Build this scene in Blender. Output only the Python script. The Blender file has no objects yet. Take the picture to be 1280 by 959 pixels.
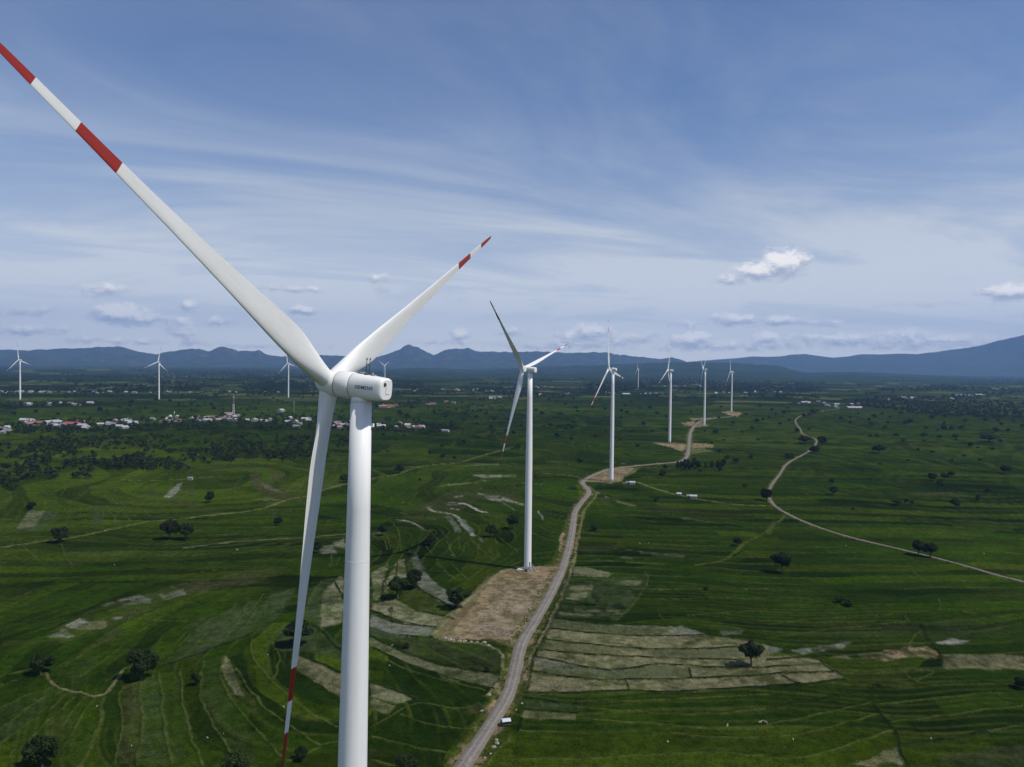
import bpy, bmesh, math, random
import numpy as np
from mathutils import Vector, Matrix

random.seed(7); RS = np.random.RandomState(11)
scene = bpy.context.scene
col = scene.collection

# ---------------------------------------------------------------- camera model
F = 930.0; CX, CY = 640.0, 479.5          # focal length in pixels of the 1280 x 959 photograph
PITCH = math.atan(24.5 / F); ROLL = 0.012; CAMH = 143.0
fwd = np.array([0, math.cos(PITCH), -math.sin(PITCH)])
_u0 = np.array([0, math.sin(PITCH), math.cos(PITCH)]); _r0 = np.array([1.0, 0, 0])
rgt = math.cos(ROLL) * _r0 + math.sin(ROLL) * _u0
upv = -math.sin(ROLL) * _r0 + math.cos(ROLL) * _u0
CAM = np.array([0, 0, CAMH])

def ray(x, y):
    d = fwd * F + rgt * (x - CX) - upv * (y - CY)
    return d
def gnd(x, y, z=0.0):
    d = ray(x, y); t = (z - CAMH) / d[2]
    return CAM + d * t
def azel(x, y):
    d = ray(x, y)
    return math.atan2(d[0], d[1]), math.atan2(d[2], math.hypot(d[0], d[1]))
def pxm(p):                                  # metres per photo pixel at a point
    return float((np.array(p) - CAM) @ fwd) / F

cam = bpy.data.cameras.new('camera'); cam_o = bpy.data.objects.new('camera', cam); col.objects.link(cam_o)
M = Matrix(((rgt[0], upv[0], -fwd[0], 0), (rgt[1], upv[1], -fwd[1], 0), (rgt[2], upv[2], -fwd[2], CAMH), (0, 0, 0, 1)))
cam_o.matrix_world = M
cam.sensor_width = 36.0; cam.lens = 36.0 * F / 1280.0
cam.clip_start = 0.5; cam.clip_end = 200000
scene.camera = cam_o

# ---------------------------------------------------------------- helpers
def tag(o, label=None, cat=None, group=None, kind=None):
    if label: o['label'] = label
    if cat: o['category'] = cat
    if group: o['group'] = group
    if kind: o['kind'] = kind
    return o
def empty(name, loc=(0, 0, 0)):
    o = bpy.data.objects.new(name, None); col.objects.link(o); o.location = loc; o.empty_display_size = 0.5
    return o
def link(name, me, parent=None, mats=()):
    o = bpy.data.objects.new(name, me); col.objects.link(o)
    for m in mats: me.materials.append(m)
    if parent: o.parent = parent
    return o
def copy_tree(o, parent=None):
    c = o.copy(); col.objects.link(c); c.parent = parent
    for ch in list(o.children): copy_tree(ch, c)
    return c
def smooth(me, on=True):
    me.polygons.foreach_set('use_smooth', [on] * len(me.polygons)); return me
def np_mesh(name, V, Q, mi=None, sm=False):
    """quads or triangles from numpy arrays"""
    V = np.asarray(V, dtype=np.float32); Q = np.asarray(Q, dtype=np.int32)
    k = Q.shape[1]; me = bpy.data.meshes.new(name)
    me.vertices.add(len(V)); me.vertices.foreach_set('co', V.ravel())
    me.loops.add(Q.size); me.loops.foreach_set('vertex_index', Q.ravel())
    me.polygons.add(len(Q)); me.polygons.foreach_set('loop_start', np.arange(len(Q), dtype=np.int32) * k)
    me.polygons.foreach_set('loop_total', np.full(len(Q), k, dtype=np.int32))
    if mi is not None: me.polygons.foreach_set('material_index', np.asarray(mi, dtype=np.int32))
    if sm: me.polygons.foreach_set('use_smooth', np.ones(len(Q), dtype=bool))
    me.update(calc_edges=True); me.validate()
    return me
class MB:
    """collects simple solids into one mesh"""
    def __init__(s): s.bm = bmesh.new()
    def box(s, c, d, mat=0, bevel=0.0, rot=None):
        g = bmesh.ops.create_cube(s.bm, size=1.0)
        vs = g['verts']
        for v in vs: v.co = Vector((v.co.x * d[0], v.co.y * d[1], v.co.z * d[2]))
        if bevel:
            es = list({e for v in vs for e in v.link_edges})
            r = bmesh.ops.bevel(s.bm, geom=es, offset=bevel, segments=2, affect='EDGES', profile=0.5)
            vs = list({v for f in r['faces'] for v in f.verts} | {v for v in vs if v.is_valid})
        for v in vs:
            if rot is not None: v.co = rot @ v.co
            v.co += Vector(c)
        for f in {f for v in vs for f in v.link_faces}: f.material_index = mat
        return s
    def tube(s, pts, rad, n=8, mat=0, cap=True):
        pts = [Vector(p) for p in pts]
        if not hasattr(rad, '__len__'): rad = [rad] * len(pts)
        rings = []
        for i, p in enumerate(pts):
            t = (pts[min(i + 1, len(pts) - 1)] - pts[max(i - 1, 0)]).normalized()
            a = t.orthogonal().normalized() if abs(t.z) < 0.95 else (Vector((1, 0, 0)) - t * t.x).normalized()
            b = t.cross(a)
            rings.append([s.bm.verts.new(p + (a * math.cos(2 * math.pi * k / n) + b * math.sin(2 * math.pi * k / n)) * rad[i]) for k in range(n)])
        for r0, r1 in zip(rings, rings[1:]):
            for k in range(n):
                f = s.bm.faces.new((r0[k], r0[(k + 1) % n], r1[(k + 1) % n], r1[k])); f.material_index = mat; f.smooth = True
        if cap:
            f = s.bm.faces.new(rings[0][::-1]); f.material_index = mat
            f = s.bm.faces.new(rings[-1]); f.material_index = mat
        return s
    def loft(s, rings, mat=0, cap0=True, cap1=True, sm=True):
        R = [[s.bm.verts.new(p) for p in r] for r in rings]; n = len(R[0])
        for r0, r1 in zip(R, R[1:]):
            for k in range(n):
                f = s.bm.faces.new((r0[k], r0[(k + 1) % n], r1[(k + 1) % n], r1[k])); f.material_index = mat; f.smooth = sm
        if cap0: s.bm.faces.new(R[0][::-1]).material_index = mat
        if cap1: s.bm.faces.new(R[-1]).material_index = mat
        return s
    def poly(s, pts, mat=0):
        f = s.bm.faces.new([s.bm.verts.new(p) for p in pts]); f.material_index = mat; return s
    def mesh(s, name):
        bmesh.ops.recalc_face_normals(s.bm, faces=s.bm.faces)
        me = bpy.data.meshes.new(name); s.bm.to_mesh(me); s.bm.free(); return me
    def build(s, name, mats, parent=None, loc=None):
        o = link(name, s.mesh(name), parent, mats if isinstance(mats, (list, tuple)) else [mats])
        if loc is not None: o.location = loc
        return o

# ---------------------------------------------------------------- node helpers
class NT:
    def __init__(s, nt): s.nt = nt; s.N = nt.nodes; s.L = nt.links
    def n(s, t, **kw):
        nd = s.N.new(t)
        for k, v in kw.items():
            if k.startswith('i_'): nd.inputs[k[2:].replace('_', ' ')].default_value = v
            else: setattr(nd, k, v)
        return nd
    def put(s, sock, v):
        if v is None: return
        if isinstance(v, bpy.types.NodeSocket): s.L.new(v, sock)
        else: sock.default_value = v
    def m(s, op, a, b=None, c=None, clamp=False):
        nd = s.N.new('ShaderNodeMath'); nd.operation = op; nd.use_clamp = clamp
        for i, v in enumerate((a, b, c)):
            if v is not None: s.put(nd.inputs[i], v)
        return nd.outputs[0]
    def vm(s, op, a, b=None):
        nd = s.N.new('ShaderNodeVectorMath'); nd.operation = op
        s.put(nd.inputs[0], a)
        if b is not None: s.put(nd.inputs[1], b)
        return nd.outputs[0]
    def xyz(s, x, y, z):
        nd = s.N.new('ShaderNodeCombineXYZ')
        for i, v in enumerate((x, y, z)): s.put(nd.inputs[i], v)
        return nd.outputs[0]
    def sep(s, v):
        nd = s.N.new('ShaderNodeSeparateXYZ'); s.L.new(v, nd.inputs[0]); return nd.outputs
    def noise(s, vec, scale, detail=4, rough=0.55, dist=0.0):
        nd = s.N.new('ShaderNodeTexNoise')
        if vec is not None: s.L.new(vec, nd.inputs['Vector'])
        nd.inputs['Scale'].default_value = scale; nd.inputs['Detail'].default_value = detail
        nd.inputs['Roughness'].default_value = rough; nd.inputs['Distortion'].default_value = dist
        return nd.outputs['Fac']
    def step(s, v, a, b, lo=0.0, hi=1.0):
        nd = s.N.new('ShaderNodeMapRange'); nd.interpolation_type = 'SMOOTHSTEP'
        s.put(nd.inputs['Value'], v); nd.inputs['From Min'].default_value = a; nd.inputs['From Max'].default_value = b
        nd.inputs['To Min'].default_value = lo; nd.inputs['To Max'].default_value = hi
        return nd.outputs[0]
    def mix(s, f, a, b, mode='MIX'):
        nd = s.N.new('ShaderNodeMix'); nd.data_type = 'RGBA'; nd.blend_type = mode
        s.put(nd.inputs[0], f); s.put(nd.inputs[6], a); s.put(nd.inputs[7], b)
        return nd.outputs[2]
def rgba(c): return (c[0], c[1], c[2], 1.0)
def material(name, c, rough=0.6, var=0.0, vscale=1.0, c2=None, bump=0.0, bscale=4.0, spec=0.5, coords='Object'):
    m = bpy.data.materials.new(name); m.use_nodes = True
    t = NT(m.node_tree); b = t.N['Principled BSDF']
    b.inputs['Roughness'].default_value = rough; b.inputs['Base Color'].default_value = rgba(c)
    b.inputs['Specular IOR Level'].default_value = spec
    tc = t.n('ShaderNodeTexCoord')
    if var or c2:
        f = t.step(t.noise(tc.outputs[coords], vscale, 5, 0.6), 0.3, 0.7)
        lo = c2 if c2 else tuple(x * (1 - var) for x in c)
        hi = c if c2 else tuple(min(1, x * (1 + var)) for x in c)
        t.L.new(t.mix(f, rgba(lo), rgba(hi)), b.inputs['Base Color'])
    if bump:
        bp = t.n('ShaderNodeBump'); bp.inputs['Strength'].default_value = bump
        t.L.new(t.noise(tc.outputs[coords], bscale, 4), bp.inputs['Height']); t.L.new(bp.outputs[0], b.inputs['Normal'])
    return m

# ---------------------------------------------------------------- numpy noise
def _h(ix, iy, seed):
    h = (ix.astype(np.int64) * 374761393 + iy.astype(np.int64) * 668265263 + seed * 974711) & 0xFFFFFFFF
    h = ((h ^ (h >> 13)) * 1274126177) & 0xFFFFFFFF
    h = (h ^ (h >> 16)) & 0xFFFFFFFF
    return h.astype(np.float64) / 4294967295.0
def vn(x, y, seed=0):
    ix = np.floor(x); iy = np.floor(y); fx = x - ix; fy = y - iy
    fx = fx * fx * fx * (fx * (fx * 6 - 15) + 10); fy = fy * fy * fy * (fy * (fy * 6 - 15) + 10)
    a = _h(ix, iy, seed); b = _h(ix + 1, iy, seed); c = _h(ix, iy + 1, seed); d = _h(ix + 1, iy + 1, seed)
    return a + (b - a) * fx + (c - a) * fy + (a - b - c + d) * fx * fy
def fbm(x, y, oct=4, seed=0, gain=0.5):
    s = 0; a = 1; t = 0
    for i in range(oct):
        s = s + a * vn(x * 2 ** i + 17.3 * i, y * 2 ** i - 9.1 * i, seed + i); t += a; a *= gain
    return s / t
def sst(v, a, b):
    t = np.clip((v - a) / (b - a), 0, 1); return t * t * (3 - 2 * t)

# ---------------------------------------------------------------- light, sky, haze
SUN_EL = math.radians(55); SUN_AZ = math.radians(114)          # azimuth from +Y towards +X
sdir = Vector((math.sin(SUN_AZ) * math.cos(SUN_EL), math.cos(SUN_AZ) * math.cos(SUN_EL), math.sin(SUN_EL)))
sl = bpy.data.lights.new('sun', 'SUN'); sl.energy = 3.9; sl.angle = math.radians(0.53); sl.color = (1.0, 0.955, 0.88)
so = bpy.data.objects.new('sun', sl); col.objects.link(so); so.rotation_euler = (-sdir).to_track_quat('-Z', 'Y').to_euler()

CLOUDS = [  # photo x, y of each cumulus, half width, half height (px), weight
 (978, 330, 34, 20, 1.0), (948, 340, 34, 13, .9), (912, 350, 26, 9, .62), (150, 393, 34, 14, 1.0), (178, 398, 26, 10, .8), (132, 362, 36, 10, .62), (40, 388, 24, 9, .6),
 (378, 388, 22, 8, .8), (350, 361, 44, 6, .6), (392, 362, 22, 6, .55), (236, 382, 16, 8, .62), (474, 349, 20, 10, .5), (480, 363, 16, 6, .45),
 (735, 416, 44, 13, .85), (710, 424, 30, 8, .8), (575, 418, 18, 10, .8), (866, 424, 34, 10, 1.0), (920, 400, 46, 9, .75), (975, 402, 34, 9, .7), (957, 423, 20, 9, .95),
 (1258, 366, 30, 12, .85), (1030, 404, 50, 6, .55), (1128, 418, 36, 8, .7), (1180, 424, 70, 8, .65), (1060, 428, 60, 8, .6), (900, 433, 150, 8, .55), (1110, 431, 150, 9, .55), (300, 431, 130, 6, .45), (690, 433, 110, 7, .5), (800, 418, 40, 7, .5),
 (225, 400, 26, 8, .65), (270, 402, 36, 8, .6), (228, 416, 24, 9, .75), (180, 427, 18, 5, .75), (40, 412, 46, 9, .6), (130, 425, 60, 7, .55), (550, 428, 60, 7, .5), (640, 415, 26, 8, .6),
 (1150, 380, 90, 5, .42), (1040, 422, 90, 9, .6), (860, 405, 40, 7, .5), (780, 428, 50, 8, .6), (20, 392, 30, 6, .45)]
w = bpy.data.worlds.new('World'); scene.world = w; w.use_nodes = True
def build_world():
    # group: cumulus field over azimuth / elevation
    g = bpy.data.node_groups.new('cumulus_field', 'ShaderNodeTree')
    g.interface.new_socket('Vector', in_out='INPUT', socket_type='NodeSocketVector')
    g.interface.new_socket('Value', in_out='OUTPUT', socket_type='NodeSocketFloat')
    t = NT(g); gi = t.n('NodeGroupInput'); go = t.n('NodeGroupOutput'); v = gi.outputs[0]
    acc = None
    for (x, y, hw, hh, s) in CLOUDS:
        a, e = azel(x, y)
        mp = t.n('ShaderNodeMapping'); mp.vector_type = 'TEXTURE'
        mp.inputs['Location'].default_value = (a, e, 0); mp.inputs['Scale'].default_value = (hw * 1.25 / F, hh * 1.3 / F, 1)
        t.L.new(v, mp.inputs['Vector'])
        gr = t.n('ShaderNodeTexGradient', gradient_type='SPHERICAL'); t.L.new(mp.outputs[0], gr.inputs[0])
        d = t.m('MULTIPLY', gr.outputs['Fac'], s * 1.55)
        acc = d if acc is None else t.m('MAXIMUM', acc, d)
    nv = t.vm('MULTIPLY', v, (1, 1.5, 1))
    n1 = t.noise(nv, 62, 8, 0.64, 0.5)
    gate = t.step(acc, 0.02, 0.25)
    den = t.m('ADD', acc, t.m('MULTIPLY', t.m('MULTIPLY', t.m('SUBTRACT', n1, 0.5), 2.0), gate))
    t.L.new(den, go.inputs[0])
    t = NT(w.node_tree); bg = t.N['Background']
    sky = t.n('ShaderNodeTexSky', sky_type='NISHITA'); sky.sun_disc = False
    sky.sun_elevation = SUN_EL; sky.sun_rotation = SUN_AZ; sky.altitude = 300; sky.air_density = 1.0; sky.dust_density = 0.6; sky.ozone_density = 2.2
    tc = t.n('ShaderNodeTexCoord'); dv = t.vm('NORMALIZE', tc.outputs['Generated']); x, y, z = t.sep(dv)
    az = t.m('ARCTAN2', x, y); el = t.m('ARCSINE', z)
    v = t.xyz(az, el, 0.0)
    sc = t.mix(1.0, sky.outputs[0], SKY_TINT, 'MULTIPLY')
    # thin high veil and cirrus on a plane far above
    den = t.m('MAXIMUM', t.m('ADD', z, 0.10), 0.03)
    pv = t.xyz(t.m('DIVIDE', x, den), t.m('DIVIDE', y, den), 0.0)
    rot = t.n('ShaderNodeVectorRotate', rotation_type='Z_AXIS'); t.L.new(pv, rot.inputs['Vector']); rot.inputs['Angle'].default_value = math.radians(-22)
    st = t.vm('MULTIPLY', rot.outputs[0], (0.55, 1.0, 1.0))
    c1 = t.noise(st, 0.85, 8, 0.60, 0.9)
    st2 = t.vm('MULTIPLY', rot.outputs[0], (0.34, 1.7, 1.0))
    c2 = t.noise(st2, 1.5, 7, 0.66, 0.6)
    cir = t.m('ADD', t.m('MULTIPLY', t.step(c1, 0.36, 0.72), 0.75), t.m('MULTIPLY', t.step(c2, 0.42, 0.78), 0.16))
    low = t.step(el, 0.03, 0.44, 1.25, 0.30)                       # the veil is denser towards the horizon
    east = t.step(az, -0.7, 0.75, 0.82, 1.12)
    veil = t.m('MULTIPLY', t.m('MULTIPLY', cir, low), east, clamp=True)
    base = t.step(el, 0.0, 0.36, 0.74, 0.03)
    veil = t.m('ADD', t.m('MULTIPLY', veil, 0.85), base, clamp=True)
    veil = t.m('MINIMUM', veil, 0.86)
    sc = t.mix(veil, sc, t.mix(t.step(el, .0, .22), VEIL_LOW, VEIL))
    def cum(off):
        gn = t.n('ShaderNodeGroup'); gn.node_tree = g
        t.L.new(t.vm('ADD', v, (off * 0.25, off, 0)), gn.inputs[0]); return gn.outputs[0]
    d0 = cum(0.0); up = cum(0.007); dn = cum(-0.007)
    a = t.step(d0, 0.20, 0.92, 0.0, 0.95)
    lit = t.m('ADD', t.m('MULTIPLY', t.m('SUBTRACT', dn, up), 0.60), t.m('MULTIPLY', d0, 0.52))
    lit = t.step(lit, -0.05, 0.85)
    cc = t.mix(lit, CLOUD_DARK, CLOUD_LIT)
    sc = t.mix(a, sc, cc)
    t.L.new(sc, bg.inputs['Color']); bg.inputs['Strength'].default_value = SKY_STRENGTH
    w.cycles.sampling_method = 'MANUAL'; w.cycles.sample_map_resolution = 512
SKY_STRENGTH = 0.1
SKY_TINT = (0.66, 0.80, 1.02, 1)
VEIL = (6.6, 7.0, 7.35, 1); VEIL_LOW = (10.2, 10.2, 9.7, 1); CLOUD_DARK = (4.7, 5.1, 5.9, 1); CLOUD_LIT = (11.8, 11.4, 10.6, 1)
build_world()

hz = MB().box((0, 12500, 983.5), (76000, 33000, 1973)).build('haze', [], None)
hm = bpy.data.materials.new('haze_air'); hm.use_nodes = True
t = NT(hm.node_tree); t.N.remove(t.N['Principled BSDF'])
pv = t.n('ShaderNodeVolumePrincipled'); pv.inputs['Color'].default_value = (0.33, 0.55, 1.0, 1); pv.inputs['Density'].default_value = 3.3e-5
pv.inputs['Anisotropy'].default_value = 0.1
t.L.new(pv.outputs[0], t.N['Material Output'].inputs['Volume'])
hz.data.materials.append(hm); tag(hz, kind='stuff')
# ---------------------------------------------------------------- traced layout (pixels of enlarged crops of the photograph -> ground)
CROPS = {'a': (0, 640, 3.006), 'b': (320, 640, 3.006), 'c': (640, 640, 3.006), 'd': (960, 640, 3.006), 'e': (0, 560, 5.33), 'f': (240, 560, 5.33),
         'g': (460, 560, 5.33), 'h': (680, 560, 5.33), 'i': (640, 400, 4.0), 'j': (960, 400, 4.0), 'k': (0, 400, 4.0), 'l': (320, 400, 4.0), 'p': (0, 0, 1.0)}
def P(s):
    """'a 10,20 30,40' -> list of ground points"""
    k, *r = s.split(); ox, oy, sc = CROPS[k]
    out = []
    for q in r:
        x, y = q.split(','); out.append(gnd(ox + float(x) / sc, oy + float(y) / sc)[:2])
    return np.array(out)
def resample(p, step=4.0, it=2):
    p = np.asarray(p, float)
    for _ in range(it):                       # Chaikin corner cutting keeps the ends
        q = [p[0]]
        for a, b in zip(p, p[1:]): q += [a * .75 + b * .25, a * .25 + b * .75]
        q.append(p[-1]); p = np.array(q)
    d = np.r_[0, np.cumsum(np.linalg.norm(np.diff(p, axis=0), axis=1))]
    n = max(2, int(d[-1] / step)); s = np.linspace(0, d[-1], n)
    return np.stack([np.interp(s, d, p[:, 0]), np.interp(s, d, p[:, 1])], 1)

GRAVEL = P('p 545,1010 578,959 617,900 635.5,870 644,840 650,806 671,773 690,740 705.5,706 714,673 717,650 718.5,639 727,627.5 736,618 736,612.5 730,607 727,603.5 732,599 741,594 756,588 778,584 800,582 823,579.7 848,578 857,574 860,567 861,558 861.5,549 863,540 867,533 872,529 877,526 891,523 905,521.8 916,520.6')
CONCRETE = P('p 1360,748 1320,737 1279,727 1249,720 1209.5,708 1160,695 1110,683 1060,671.6 1010,655 977,639 966,630.5 961,622 961,612 967,602 974,594 982,580 997,572 1012,564 1020,556 1021,549 1011,546 1002,542 1001,537 995,530 993.5,525 1000,520 1013,516 1030,513.5 1050,511')

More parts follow.
